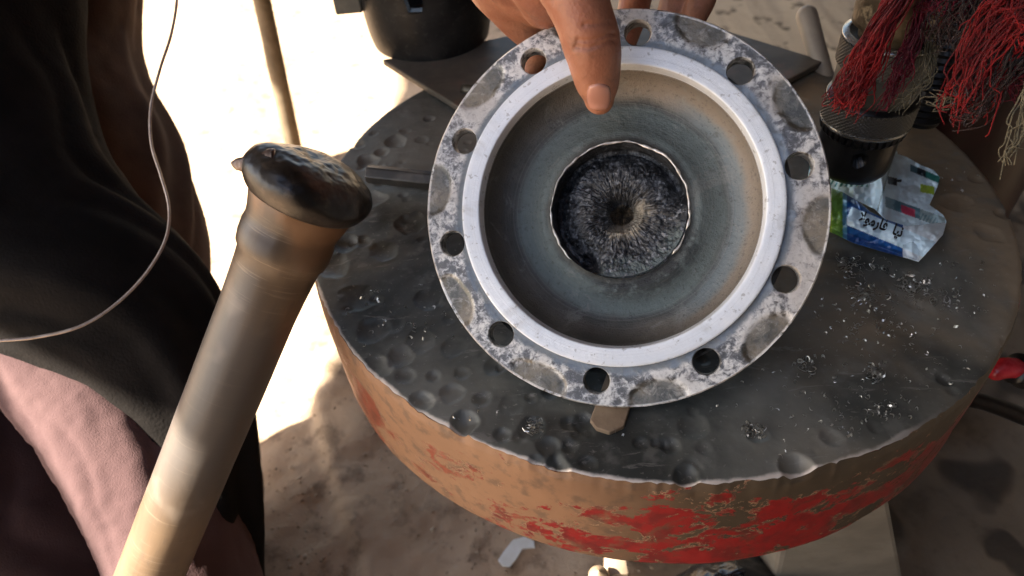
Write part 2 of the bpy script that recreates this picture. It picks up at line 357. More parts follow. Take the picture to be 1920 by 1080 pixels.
# ================================================================== ground
def warp(lo, hi, a, b, st, far):
    c = list(np.arange(a, b, st)); s = st; x = a
    while x > lo: s *= 1.22; x -= s; c.insert(0, x)
    s = st; x = c[-1]
    while x < hi: s *= 1.22; x += s; c.append(x)
    return np.array(c)
gx = warp(-60, 60, -.75, 1.35, .0075, 0); gy = warp(-60, 60, .2, 1.25, .0075, 0)
X, Y = np.meshgrid(gx, gy, indexing='ij'); q = np.c_[X.ravel(), Y.ravel(), np.zeros(X.size)]
z = .012*fbm(q, 2.2, 3, 1)+.011*fbm(q, 12, 4, 5)+.0025*np.maximum(fbm(q, 55, 2, 9), 0)
# a low ridge trodden into the earth
rd = Pz(600, 760, 0); re = Pz(690, 1080, 0); dv = (re-rd)[:2]; L = np.linalg.norm(dv); dv /= L
s_ = (q[:, :2]-rd[:2]) @ np.array([-dv[1], dv[0]]) + .012*fbm(q, 9, 3, 3)
z += .012*sstep(-.02, .004, s_)*sstep(.10, .01, s_)
q[:, 2] = z-.003
g = mesh('ground', q, gridF(len(gx), len(gy))[:, ::1], ground_mat(), kind='structure')
# loose stones on the earth
def ico():
    bm = bmesh.new(); bmesh.ops.create_icosphere(bm, subdivisions=1, radius=1)
    V = np.array([v.co[:] for v in bm.verts]); F = [[v.index for v in f.verts] for f in bm.faces]; bm.free(); return V, F
IV, IF = ico(); ps = []
for i in range(1100):
    px, py = random.triangular(380, 1500, 480), random.uniform(640, 1200)
    if py < 725-(px-625)*1.2: continue
    c = Pz(px, py, 0); r = random.uniform(.0008, .0024)*(1.5 if random.random() < .06 else 1)
    V = IV*np.array([r*random.uniform(.8, 1.4), r*random.uniform(.8, 1.3), r*.6])*(1+.25*RNG.normal(size=(len(IV), 1)))
    ps.append((V+[c[0], c[1], .003+.002*random.random()], IF))
V, F = join(ps); mesh('gravel', V, F, simple('small stones', (.33, .22, .135), (.48, .35, .23), 60, .9, c3=(.18, .12, .08)), kind='stuff')

# ================================================================== table
TC = np.array([.10528, .43431, ZT]); TR = .25; TT = .0910
tab = thing('anvil_table', 'round thick steel work table with dented grey top and peeling red rim on a pedestal', 'work table', TC)
def er(a): return TR-.0011*np.abs(vn(np.c_[np.cos(a)*40, np.sin(a)*40, a*0], 3))-.0009*np.abs(vn(np.c_[np.cos(a)*11, np.sin(a)*11, a*0], 4))
dents = []
def dent(px, py, r, d=.28, f=0.):
    p = Pz(px, py)-TC; dents.append((p[0], p[1], r, d, f))
for px, py, r, d in [(790, 752, 24, .4), (846, 735, 24, .4), (812, 705, 15, .35), (866, 700, 16, .3), (868, 792, 27, .5), (905, 748, 18, .3), (790, 800, 16, .35),
                     (705, 690, 30, .25), (752, 668, 26, .3), (762, 705, 20, .25), (700, 620, 34, .25), (735, 610, 24, .25), (800, 560, 28, .2), (790, 640, 30, .18), (850, 650, 24, .16),
                     (940, 815, 19, .4), (975, 818, 15, .4), (1000, 800, 26, .45), (1030, 835, 24, .35), (1068, 836, 17, .4), (1100, 868, 17, .35), (1010, 868, 22, .4), (1045, 862, 15, .4),
                     (1242, 832, 12, .7), (1228, 832, 9, .6), (1200, 830, 14, .3), (1320, 840, 17, .2), (1300, 800, 30, .14), (1420, 812, 20, .3), (1496, 880, 34, .5), (1286, 893, 26, .55), (1045, 880, 26, .5),
                     (700, 372, 24, .3), (740, 265, 22, .3), (715, 285, 16, .35), (690, 300, 20, .3), (760, 245, 10, .3), (670, 268, 14, .3), (700, 250, 9, .3), (645, 455, 26, .4), (625, 500, 30, .25), (770, 420, 30, .2),
                     (720, 470, 26, .2), (670, 560, 34, .2), (960, 760, 24, .2), (925, 690, 20, .3), (1065, 795, 16, .35), (1085, 812, 14, .3),
                     (1880, 400, 15, .4), (1830, 335, 14, .35), (1790, 380, 30, .15), (1856, 440, 26, .12), (1700, 590, 60, .08), (1640, 706, 16, .35), (1600, 750, 40, .08), (1770, 712, 13, .4), (1785, 733, 10, .4), (1700, 530, 44, .1), (1560, 820, 22, .2), (1640, 800, 14, .2)]:
    dd = depth(Pz(px, py)); dent(px, py, r*dd/FPX, d)
rr = random.Random(5)
for i in range(260):
    a = rr.uniform(-pi, pi); R = TR*math.sqrt(rr.random())
    left = (math.cos(a)*R < -.02)
    if not left and rr.random() < .72: continue
    dents.append((math.cos(a)*R, math.sin(a)*R, rr.uniform(.0018, .0062)*(1 if left else .7), rr.uniform(.15, .42), 0))
NA, rads = 1200, np.concatenate([[.0005], np.arange(.012, .10, .0022), np.arange(.10, .2492, .00125), [.2492]])
av = np.linspace(0, 2*pi, NA, endpoint=False); A, R = np.meshgrid(av, rads); sc_r = (er(av)/TR)[None, :]
Xt = (R*np.cos(A)*sc_r).ravel(); Yt = (R*np.sin(A)*sc_r).ravel()
q = np.c_[Xt, Yt, 0*Xt]; Zt = .0009*fbm(q, 18, 4, 2)+.00035*fbm(q, 120, 3, 6)
for dx, dy, r, d, f in dents:
    m_ = (np.abs(Xt-dx) < 1.5*r) & (np.abs(Yt-dy) < 1.5*r); i = np.nonzero(m_)[0]
    e = 1+.34*fbm(q[i], 130, 3, 31); d = d*(.95+.35*fbm(np.array([[dx*300, dy*300, 0]]), 1, 1, 3)[0])
    t = np.hypot(Xt[i]-dx, Yt[i]-dy)/r*e
    Zt[i] -= d*r*np.clip(1-t*t, 0, 1)**.8; Zt[i] += .07*d*r*np.exp(-((t-1.08)/.16)**2)
Zt -= .0012*sstep(.2465, .2495, np.hypot(Xt, Yt))
V = np.c_[Xt, Yt, Zt]
mesh('table_top', V, gridF(len(rads), NA, False, True), steel_top_mat(), tab)
# rim band: follows the ragged top edge
zt_edge = Zt.reshape(len(rads), NA)[-1]; re_ = (er(av)*rads[-1]/TR)
lev = np.concatenate([[0, .0012, .003], np.linspace(.006, TT-.002, 40), [TT]])
rows = []
for k, l in enumerate(lev):
    bulge = (.0014*sstep(0, .006, l)) - .001*(l/TT) - (.002 if k == len(lev)-1 else 0)
    rows.append(np.c_[np.cos(av)*(re_*(1-sstep(0, .02, l))+TR*.9972*sstep(0, .02, l)+bulge), np.sin(av)*(re_*(1-sstep(0, .02, l))+TR*.9972*sstep(0, .02, l)+bulge), (zt_edge*(1-sstep(0, .01, l)))-l])
rows.append(np.c_[np.cos(av)*.08, np.sin(av)*.08, 0*av-TT])
V = np.concatenate(rows); n_ = V/np.linalg.norm(V[:, :2], axis=1)[:, None]; n_[:, 2] = 0
V += n_*(.0009*fbm(V, 30, 4, 8))[:, None]
mesh('rim', V, gridF(len(rows), NA, False, True), rim_mat(), tab, rc=False)
# pedestal, splayed pale post
pm = simple('grey cast pedestal', (.12, .108, .088), (.18, .165, .135), 14, .7, c3=(.14, .11, .08))
def foot(px, py, z): return np.array([*(Pz(px, py, z)[:2]-TC[:2]), z-ZT])
zt_ = ZT-TT+.002; zb_ = .10
Tr, Br, Tl, Bl = foot(1664, 905, zt_), foot(1706, 1150, zb_), foot(1490, 905, zt_), foot(1440, 1150, zb_)
def down(a, b): t = (a[2]+ZT)/(a[2]-b[2]); return a+(b-a)*t
Br, Bl = down(Tr, Br), down(Tl, Bl); bk = np.array([-.03, .13, 0])
Vp = np.array([Bl, Br, Br+bk*[1.5, 1, 0], Bl+bk, Tl, Tr, Tr+bk*[1.5, .6, 0], Tl+bk*.6]); Fp = [[i, (i+1) % 4, 4+(i+1) % 4, 4+i] for i in range(4)]+[[3, 2, 1, 0], [4, 5, 6, 7]]
bevel(mesh('pedestal', Vp, Fp, pm, tab, smooth=False), .004)

# steel plate lying on the table under the hub socket
cA = Pz(718, 116, ZT+.006); cB = Pz(1100, 355, ZT+.006); cC = Pz(1545, 118, ZT+.006); cD = Pz(1225, 20, ZT+.006)
V, F = prism([cA, cB, cC, cD], ZT+.0025, ZT+.0085)
pl = mesh('steel_plate', V, F, simple('dull brown plate steel', (.115, .10, .08), (.20, .165, .125), 16, .5, .5, c3=(.26, .15, .11), s3=30), smooth=False); bevel(pl, .0012)
tag(pl, 'flat square steel plate lying on the far side of the table under the black socket', 'plate')
# castellated socket
sz = ZT+.0085; sc_ = P(806, 12, .62); bz = Pz(808, 88, sz)
sr = .062; hs = .062; skt = thing('slotted_hub_socket', 'large black slotted hub nut socket standing on the steel plate, cable tie over it', 'socket', (bz[0], bz[1]+.028, sz))
am = simple('black phosphated steel', (.012, .012, .012), (.03, .028, .026), 30, .42, .3, c3=(.06, .055, .05))
prof = [(sr*.86, 0), (sr*.93, .0), (sr*.95, .002), (sr*1.0, .02), (sr*1.04, hs-.002), (sr*1.035, hs), (sr*.92, hs), (sr*.90, hs-.002), (sr*.86, .01), (sr*.86, 0)]
n = 160; a = np.linspace(0, 2*pi, n, endpoint=False); prof2 = resample(prof, 60)
V, F = latheVF(prof2, n)
Vn = V.copy(); ang = np.arctan2(V[:, 1], V[:, 0])
for k in range(4):
    ac = -pi/2-.10+k*pi/2; dd = np.abs((ang-ac+pi) % (2*pi)-pi)
    Vn[:, 2] = np.where((dd < .10) & (V[:, 2] > hs-.011), hs-.011, Vn[:, 2])
mesh('socket_wall', Vn, F, am, skt)
V, F = latheVF([(.0001, .012), (sr*.6, .012), (sr*.87, .010)], n); mesh('socket_floor', V, F, am, skt)
V, F = box((-sr*1.18, -.012, hs-.012), (.026, .022, .026)); bevel(mesh('lug', V, F, simple('grey green lug', (.14, .135, .11), (.2, .19, .15), 40, .5, .3), skt, smooth=False), .002)

# long chisel bar sticking out behind the flange
b0 = Pz(690, 326, ZT+.010); b1 = Pz(930, 352, ZT+.010)
br = tube('pry_bar', np.linspace(b0, b1, 12), [.0075]*12, simple('dark bar steel', (.03, .028, .025), (.075, .065, .055), 40, .4, .5), ns=6, smooth=False); bevel(br, .001)
tag(br, 'dark flat bar lying on the table, sticking out left from behind the flange', 'bar')
# short tool stub under the plate edge
s0 = Pz(868, 178, ZT+.006); s1 = Pz(925, 186, ZT+.006)
o = tube('steel_pin', np.linspace(s0, s1, 6), [.0045, .005, .005, .005, .005, .0045], simple('pin steel', (.04, .035, .03), (.09, .08, .06), 60, .4, .5), ns=10); o.location.z = .006
tag(o, 'short dark steel pin on the plate beside the upper left edge of the flange', 'pin')

# wedge under the flange
w0 = Pz(1192, 640); w1 = Pz(1133, 812); wd = (w1-w0)[:2]; Lw = np.linalg.norm(wd); wd /= Lw; wn = np.array([-wd[1], wd[0]])
wm = (w0+w1)/2; out = [(-Lw/2, -.0092), (Lw/2-.004, -.0092), (Lw/2, -.0045), (Lw/2+.0004, .003), (Lw/2-.006, .0092), (-Lw/2, .0092)]
poly = [(wm[0]+wd[0]*u+wn[0]*v, wm[1]+wd[1]*u+wn[1]*v) for u, v in out]
V, F = prism(poly, ZT-.0005, ZT+.0030)
wg = mesh('wedge', V, F, simple('tan rusty strip', (.27, .185, .115), (.36, .255, .16), 55, .6, .2, c3=(.20, .12, .08)), smooth=False); bevel(wg, .0006)
tag(wg, 'small tan metal strip wedged under the bottom edge of the flange', 'wedge')

# ================================================================== flange
fs = .3935
NRM = np.array([-0.21247979, -0.66739303, 0.71374988]); E1 = np.array([.97349425, -.20783261, .09547016]); E2 = np.array([.08462438, .71511688, .6938635])
FC = C0+np.array([.06257005, .31648543, -.25283478])*fs/.40306
FR = .278*fs; K = FR/.112; A0 = 1.45017115
fl = thing('axle_flange', 'round steel drive flange with ten bolt holes, white machined ring and torn dark centre', 'flange')
fl.matrix_world = Matrix(((E1[0], E2[0], NRM[0], FC[0]), (E1[1], E2[1], NRM[1], FC[1]), (E1[2], E2[2], NRM[2], FC[2]), (0, 0, 0, 1)))
per = 2*pi/10; HA = [A0-i*per for i in range(10)]; HR = .2434*fs; hr = .0073*K
fm = flange_mat(K)
pts = []; edges = []
def ringpts(cx, cy, r, n, out):
    s = len(pts)
    for i in range(n): pts.append((cx+r*math.cos(2*pi*i/n), cy+r*math.sin(2*pi*i/n)))
    out.append(list(range(s, s+n))); edges.extend([(s+i, s+(i+1) % n) for i in range(n)])
loops = []
ringpts(0, 0, FR*.9925, 420, loops); ringpts(0, 0, .0885*K, 300, loops)
HC = [(HR*math.cos(a), HR*math.sin(a)) for a in HA]
for c in HC: ringpts(c[0], c[1], hr*1.07, 44, loops)
for r in np.arange(.0898, .1105, .0013)*K:
    nn = 520; off = random.random()
    for i in range(nn):
        a = 2*pi*(i+off+random.uniform(-.25, .25))/nn; x, y = r*math.cos(a), r*math.sin(a)
        if min(math.hypot(x-c[0], y-c[1]) for c in HC) > hr*1.07+.0007 and r < FR*.9925-.0006: pts.append((x, y))
res = geometry.delaunay_2d_cdt([Vector(p) for p in pts], edges, [], 0, 1e-7)
pv = np.array([v[:] for v in res[0]]); tf = []
for f in res[2]:
    c = pv[list(f)].mean(0); r = math.hypot(*c)
    if r < .0885*K or min(math.hypot(c[0]-h[0], c[1]-h[1]) for h in HC) < hr*1.06: continue
    tf.append(list(f))
q3 = np.c_[pv, 0*pv[:, 0]]; rr_ = np.hypot(pv[:, 0], pv[:, 1])/K; aa = np.arctan2(pv[:, 1], pv[:, 0])
tt = (aa-A0-per/2+per/2) % per - per/2
dv_ = np.hypot(tt*.105/.0155, (rr_-.1085)/.0105)+.25*fbm(q3, 90, 3, 12)
zf = .00028*fbm(q3, 60, 4, 14)+.00012*fbm(q3, 300, 2, 15) - .0011*sstep(1.06, .9, dv_)*(1-.4*fbm(q3, 30, 2, 77))
zf -= .0007*sstep(.0935, .0915, rr_)
front = np.c_[pv, zf]; TH = .0115*K
parts = [(front, tf)]
back = np.c_[pv, 0*zf-TH]; parts.append((back, [f[::-1] for f in tf]))
idx = {}
def nearest(x, y): return int(np.argmin((pv[:, 0]-x)**2+(pv[:, 1]-y)**2))
# hole walls with a small chamfer, outer wall
for c in HC:
    a = np.linspace(0, 2*pi, 44, endpoint=False); V = []
    for l, s in ((None, 1.07), (-.0007, 1.0), (-TH+.0006, 1.0), (-TH, 1.07)):
        x = c[0]+hr*s*np.cos(a); y = c[1]+hr*s*np.sin(a)
        zz = np.array([zf[nearest(*p)] for p in zip(x, y)]) if l is None else np.full(44, l)
        V.append(np.c_[x, y, zz])
    parts.append((np.concatenate(V), gridF(4, 44, False, True)))
a = np.linspace(0, 2*pi, 420, endpoint=False); V = []
wob = 1+.0011*vn(np.c_[np.cos(a)*30, np.sin(a)*30, a*0], 2)
for l, s in ((None, .9925), (-.0009, 1.0), (-TH+.001, 1.0), (-TH, .9925)):
    sw = s*(wob if s == 1.0 else 1); x = FR*sw*np.cos(a); y = FR*sw*np.sin(a)
    zz = np.array([zf[nearest(*p)] for p in zip(x, y)]) if l is None else np.full(420, l)
    V.append(np.c_[x, y, zz])
parts.append((np.concatenate(V), gridF(4, 420, False, True)[:, ::-1]))
V, F = join(parts); mesh('bolt_plate', V, F, fm, fl)
# ring (white machined register), dish, crater
def dfun(amp, s1, s):
    def f(V): V = V.copy(); V[:, 2] += amp*fbm(V, s1, 3, s); return V
    return f
rp = np.array([(.0895, -.0012), (.0893, .0012), (.0886, .0034), (.0878, .0041), (.0868, .0044), (.083, .0045), (.0800, .0044), (.0792, .0040), (.0787, .0028), (.0783, .0005), (.0778, -.004)])
rm = MT('machined white ring', rough=.4, metal=.1)
n1 = rm.noise(30, 4, .6, .3); n2 = rm.noise(240, 3, .6); c = rm.mix(rm.step(n1, .3, .62), (.88, .89, .89), (.76, .79, .82))
x_, y_, z_ = rm.xyz()[:3]
rr_n = rm.math('POWER', rm.math('ADD', rm.math('MULTIPLY', x_, x_), rm.math('MULTIPLY', y_, y_)), .5)
turn = rm.noise(1900, 2, .6, co=rm.comb(rr_n, 0.0, 0.0)); smear = rm.noise(16, 5, .68, 1.2); nick = rm.noise(420, 3, .7)
c = rm.mix(rm.math('MULTIPLY', rm.step(turn, .45, .7), .28), c, (.52, .53, .54))
c = rm.mix(rm.math('MULTIPLY', rm.step(smear, .52, .68), .5), c, (.50, .48, .44))
c = rm.mix(rm.math('MULTIPLY', rm.step(n2, .60, .68), .55), c, (.30, .28, .25)); rm.color(c)
rm.bump(rm.math('ADD', rm.math('ADD', n2, rm.math('MULTIPLY', turn, 1.2)), nick), .3, .0006); rm.set('Metallic', rm.lerp(smear, .05, .35))
rp = np.array([(.0897, -.0012), (.0893, -.0010), (.0892, .0036), (.0891, .0039), (.0888, .0042), (.0885, .0043), (.0868, .0043), (.0845, .0043), (.0820, .0043), (.0800, .0043), (.0793, .0042), (.0790, .0040), (.0788, .0036), (.0786, .0005), (.0778, -.004)])
V, F = latheVF(rp*K, 360, dfun(.00008, 30, 3)); mesh('machined_ring', V, F[:, ::-1], rm.m, fl, rc=False)
dp = np.array([(.0779, -.003), (.0774, -.0075), (.076, -.0120), (.073, -.0165), (.069, -.0195), (.064, -.0212), (.060, -.0215), (.055, -.0205), (.050, -.0185), (.046, -.0162), (.0425, -.0155), (.0408, -.0148), (.0396, -.0140)])
def rimh(an):   # how much of the broken lip stands proud at this angle (left and top do, lower right does not)
    an = np.asarray(an); t = np.cos(an-2.25); return sstep(-.62, -.30, t)
def dishd(V):
    V = V.copy(); an = np.arctan2(V[:, 1], V[:, 0]); r = np.hypot(V[:, 0], V[:, 1])/K
    V[:, 2] += .0003*fbm(V, 60, 4, 4)+.00022*fbm(V, 300, 2, 5)*sstep(.066, .055, r)
    V[:, 2] -= (1-rimh(an))*.0022*sstep(.050, .0396, r)*K
    return V
V, F = latheVF(resample(dp, 90)*K, 400, dishd); dm = dish_mat(K); mesh('dish', V, F[:, ::-1], dm, fl, rc=False)
cp = [(.0397, -.0140), (.0393, -.0152), (.0388, -.018), (.0386, -.0235), (.0381, -.0285), (.036, -.0300), (.035, -.0298), (.031, -.0255), (.027, -.0238), (.022, -.0226), (.017, -.0232), (.013, -.0250), (.010, -.0275), (.0088, -.0300), (.0078, -.0335), (.0062, -.036), (.0003, -.0365)]
def crd(V):
    V = V.copy(); an = np.arctan2(V[:, 1], V[:, 0]); r = np.hypot(V[:, 0], V[:, 1])/K; h = rimh(an)
    m_ = sstep(.0397, .0385, r)
    shallow = -.0162*K-.003*K*sstep(.039, .020, r); V[:, 2] = np.where(r > .013, V[:, 2]*(h*m_+(1-m_))+shallow*(1-h)*m_, V[:, 2]) - (1-h)*(1-m_)*.0022*K
    pol = np.c_[np.cos(an)*2.0, np.sin(an)*2.0, r*20]
    V[:, 2] += (.0016*fbm(pol, 9, 3, 8)*sstep(.030, .014, r)+.0016*fbm(V, 200, 4, 7)+.0008*fbm(V, 700, 2, 9)+.0022*fbm(V, 60, 2, 19))*sstep(.0388, .034, r)
    wx = .0034*sstep(.016, .008, r); V[:, 0] += wx*fbm(V, 75, 3, 20); V[:, 1] += wx*fbm(V, 75, 3, 21)
    return V
V, F = latheVF(resample(cp, 150)*K, 520, crd); mesh('torn_centre', V, F[:, ::-1], crater_mat(K), fl, rc=False)
# bright burr left along the tear
lipm = simple('bright torn edge', (.75, .72, .68), (.60, .55, .48), 200, .28, .7)
def lipseg(a0, a1, n, w0):
    an = np.linspace(a0, a1, n); r = .0397*K*(1+.012*vn(np.c_[an*9, an*0, an*0], 5)); w_ = w0*(1+.6*vn(np.c_[an*16, an*0, an*0], 6))*np.clip(np.minimum(np.arange(n), np.arange(n)[::-1])/6, .1, 1)
    return tubeVF(np.c_[r*np.cos(an), r*np.sin(an), -.0136*K+.0004*vn(np.c_[an*12, an*0, an*0], 7)-(1-rimh(an))*.0022*K], np.abs(w_), 8)
V, F = join([lipseg(-.32, 2.1, 160, .00062), lipseg(2.0, 3.4, 90, .00048), lipseg(3.3, 3.95, 40, .0006), lipseg(-.72, -.36, 30, .0008)])
mesh('torn_edge', V, F, lipm, fl)
# hub back
V, F = latheVF(np.array([(.095, -.0116), (.085, -.026), (.07, -.034), (.045, -.036), (.042, -.050), (.0002, -.052)])*K, 120); mesh('hub_back', V, F, dm, fl)
def FL(x, y, z): return FC+(E1*x+E2*y+NRM*z)
def px2fl(px, py, z=0):
    d = ray(px, py); t = ((FC+NRM*z-C0) @ NRM)/(d @ NRM); p = C0+d*t-FC; return p @ E1, p @ E2

# ================================================================== broken axle shaft
H0 = P(577, 350, .415); H1 = P(283, 1075, .515); ax = H0-H1; axl = np.linalg.norm(ax); ax /= axl
base = H1-ax*(H1[2]/ax[2]); Ltot = np.linalg.norm(H0-base)
sh = thing('axle_shaft', 'long broken truck axle shaft leaning beside the table, brown steel with a dark torn head', 'axle shaft')
zq = Vector(ax).to_track_quat('Z', 'Y').to_matrix().to_4x4(); zq.translation = Vector(base); sh.matrix_world = zq
rS = .0232
prof = [(.0002, 0), (rS*.9, 0), (rS, .004)]+[(rS, t) for t in np.linspace(.02, Ltot-.085, 60)]+[(rS*1.02, Ltot-.07), (rS*1.05, Ltot-.055), (rS*1.08, Ltot-.047), (rS*1.17, Ltot-.0435), (rS*1.21, Ltot-.038), (rS*1.20, Ltot-.031), (rS*1.16, Ltot-.027), (rS*1.19, Ltot-.022), (rS*1.26, Ltot-.016), (rS*1.34, Ltot-.008), (rS*1.36, Ltot)]
def shd(V):
    V = V.copy(); r = np.hypot(V[:, 0], V[:, 1])+1e-9; d = .0005*fbm(V, 14, 3, 3)+.0009*fbm(V, 60, 3, 4)*sstep(Ltot-.08, Ltot-.04, V[:, 2])
    V[:, :2] *= (1+d/r)[:, None]; return V
V, F = latheVF(prof, 96, shd); mesh('shaft', V, F, shaft_mat(), sh)
hp = [(rS*1.30, Ltot-.010), (rS*1.42, Ltot-.0085), (.0355, Ltot-.005), (.0375, Ltot-.001), (.0378, Ltot+.003), (.0366, Ltot+.007), (.0340, Ltot+.0110), (.0295, Ltot+.0145), (.024, Ltot+.0168), (.016, Ltot+.0182), (.008, Ltot+.0185), (.0002, Ltot+.0180)]
hp = resample(hp, 70)
def hd(V):
    V = V.copy(); an = np.arctan2(V[:, 1], V[:, 0]); r = np.hypot(V[:, 0], V[:, 1])+1e-9; t = sstep(Ltot-.004, Ltot+.006, V[:, 2])
    d = (.0030*fbm(V*[1, 1, .6], 30, 2, 5)+.0005*fbm(V, 170, 3, 6))*t
    V[:, 2] += d*1.0; V[:, :2] *= (1+(.9*d/np.maximum(r, .012)))[:, None]
    # torn pit in the face and radial flow marks
    V[:, 2] -= .0012*np.exp(-((V[:, 0]-.000)**2+(V[:, 1]-.004)**2)/(2*.0065**2))
    V[:, 2] += .0009*fbm(np.c_[np.cos(an)*3, np.sin(an)*3, r*30], 5, 3, 9)*.0*sstep(.033, .02, r)*t
    V[:, 2] += (.0012*fbm(V, 60, 3, 16)+.0006*fbm(V, 300, 2, 17))*sstep(.024, .014, np.hypot(V[:, 0]+.002, V[:, 1]-.006))
    return V
hm = simple('dark torn steel', (.014, .011, .009), (.045, .033, .024), 30, .34, .3, b=.4, bd=.0010, c3=(.07, .052, .038), s3=130)
V, F = latheVF(hp, 220, hd); mesh('torn_head', V, F, hm, sh)
# torn spur on the left of the head
sv = []; sn = 26
for i_ in range(sn):                                     # a thin lip of torn metal, wide at the head and ragged to a point
    t = i_/(sn-1); ctr = P(516-82*t, 294+12*t-3*math.sin(t*3), .388+.010*t); hw = (38*(1-t)**.55+2.5)*(1+.07*math.sin(t*13)+.04*math.sin(t*31))*.402/FPX; th_ = .0042*(1-t)+.0008
    for k_ in range(12):
        a_ = 2*pi*k_/12; sv.append(ctr+UV_*hw*math.cos(a_)*(.38 if math.cos(a_) > 0 else 1.15)-FV*th_*math.sin(a_)+.0004*vn(np.array([[i_*.8, k_*.9, 0]]), 4)[0]*(UV_-FV))
V = np.array(sv); F = gridF(sn, 12, False, True).tolist()+[list(range(12))[::-1], list(range((sn-1)*12, sn*12))]
inv = np.linalg.inv(np.array(sh.matrix_world)); V = (np.c_[V, np.ones(len(V))] @ inv.T)[:, :3]
mesh('spur', V, F, simple('brown torn spur', (.05, .03, .022), (.11, .065, .045), 90, .4, .5, c3=(.2, .15, .12)), sh)

# ================================================================== hand
sk = skin_mat()
def J(px, py, d, rpx): p = P(px, py, d); return (*p, rpx*d/FPX)
def FJ(px, py, z, r):      # a point at height z over the flange face under pixel (px, py)
    x, y = px2fl(px, py, z*K); return (*FL(x, y, z*K), r)
thumb = capsule([J(1010, -170, .352, 74), J(1056, -60, .350, 66), J(1092, 25, .353, 57), J(1109, 80, .359, 55), J(1117, 128, .368, 48), J(1122, 163, .375, 40), J(1124, 186, .379, 29)], 40, 28)
thumbL = capsule([J(1030, -150, .365, 70), J(1062, -50, .362, 52), J(1090, 20, .362, 44), J(1105, 70, .366, 38)], 24, 24)
zb = -.0235
index = capsule([J(960, -170, .40, 92), J(925, -70, .405, 70), J(965, 10, .425, 52), J(1008, 70, .443, 38), J(1000, 110, .455, 30), J(985, 150, .462, 26)], 40, 24)
web = capsule([J(1010, -110, .375, 95), J(1010, -40, .385, 64), J(1020, 8, .40, 44)], 20, 24)
web2 = capsule([J(940, -90, .39, 82), J(990, -10, .41, 52), J(1040, 20, .425, 36)], 20, 24)
midf = capsule([J(1130, -190, .43, 70), J(1190, -110, .475, 38), J(1196, -30, .49, 32), J(1180, 40, .49, 28), J(1165, 90, .49, 24)], 30, 22)
ringf = capsule([J(1200, -200, .43, 66), J(1275, -100, .44, 48), J(1282, -20, .445, 42), J(1262, 40, .452, 34), J(1240, 85, .46, 26)], 30, 22)
litf = capsule([J(1240, -190, .42, 60), J(1305, -90, .425, 40), J(1318, -20, .43, 31), J(1304, 28, .436, 24), J(1285, 60, .445, 20)], 30, 22)
palm = capsule([J(1080, -330, .40, 150), J(1090, -230, .40, 150), J(1100, -170, .405, 120)], 20, 28)
palm2 = capsule([J(1180, -330, .41, 120), J(1190, -230, .42, 120), J(1190, -180, .425, 90)], 20, 28)
arm = capsule([J(1130, -1500, .46, 120), J(1120, -900, .42, 112), J(1120, -600, .40, 104), J(1120, -400, .40, 118), J(1120, -300, .40, 125)], 30, 28)
nl0 = P(1122, 172, .3625)
creases = [([P(1078, 95, .36), P(1110, 78, .345), P(1150, 72, .355)], .0010, .0013), ([P(1075, 103, .36), P(1108, 88, .345), P(1150, 84, .355)], .0010, .0014),
           ([P(1038, 30, .37), P(1020, 42, .375), P(1000, 45, .385)], .0016, .0022), ([P(1030, -10, .36), P(1036, 25, .362), P(1050, 60, .37)], .0016, .002),
           ([P(1095, 45, .34), P(1120, 40, .338), P(1145, 42, .345)], .001, .0009)]
def handpost(co, no):
    co = co+no*(.0004*fbm(co, 90, 3, 2)+.0007*fbm(co, 28, 2, 3))[:, None]
    for c, w_, d in creases:
        c = resample(c, 24); dm_ = np.full(len(co), 9.)
        for p in c: dm_ = np.minimum(dm_, np.linalg.norm((co-p)-np.outer((co-p) @ FV, FV), axis=1)+np.maximum(0, np.abs((co-p) @ FV)-.02))
        co = co-no*(d*np.exp(-(dm_/w_)**2))[:, None]
    # nail bed: flatten the tip facing the camera
    return co
hand = remesh('person', [thumb, thumbL, index, web, web2, midf, ringf, litf, palm, palm2, arm], .0011, sk, smooth_it=9, post=handpost)
tag(hand, 'bare hand gripping the top of the flange, thumb pressed on its face and fingers behind', 'hand')
# thumbnail: a curved plate following the skin, found by casting rays onto it
def nail():
    dg = bpy.context.evaluated_depsgraph_get(); dg.update(); e = hand.evaluated_get(dg)
    n = 13; V = []
    for i in range(n):
        for j in range(n):
            u = (i/(n-1))*2-1; v = (j/(n-1))*2-1
            uu = u*math.sqrt(1-.5*v*v*(1 if v > 0 else .75)); vv = v*math.sqrt(1-.35*u*u)
            px = 1123+uu*22.5+vv*0; py = 182+vv*25
            d = ray(px, py); ok, loc, nn, _ = e.ray_cast(Vector(C0), Vector(d/np.linalg.norm(d)))
            if not ok: loc = Vector(P(px, py, .37)); nn = Vector(-FV)
            e_ = max(abs(u), abs(v)); V.append(np.array(loc)+np.array(nn)*(.0006-.0008*(e_ > .98)))
    return np.array(V), gridF(n, n)
V, F = nail(); nm = MT('thumb nail', rough=.28, spec=.5, color=(.50, .235, .165)); nm.set('Coat Weight', .3)
o = mesh('thumbnail', V, F, nm.m); o.parent = hand; so_ = o.modifiers.new('s', 'SOLIDIFY'); so_.thickness = .0006; so_.offset = 0

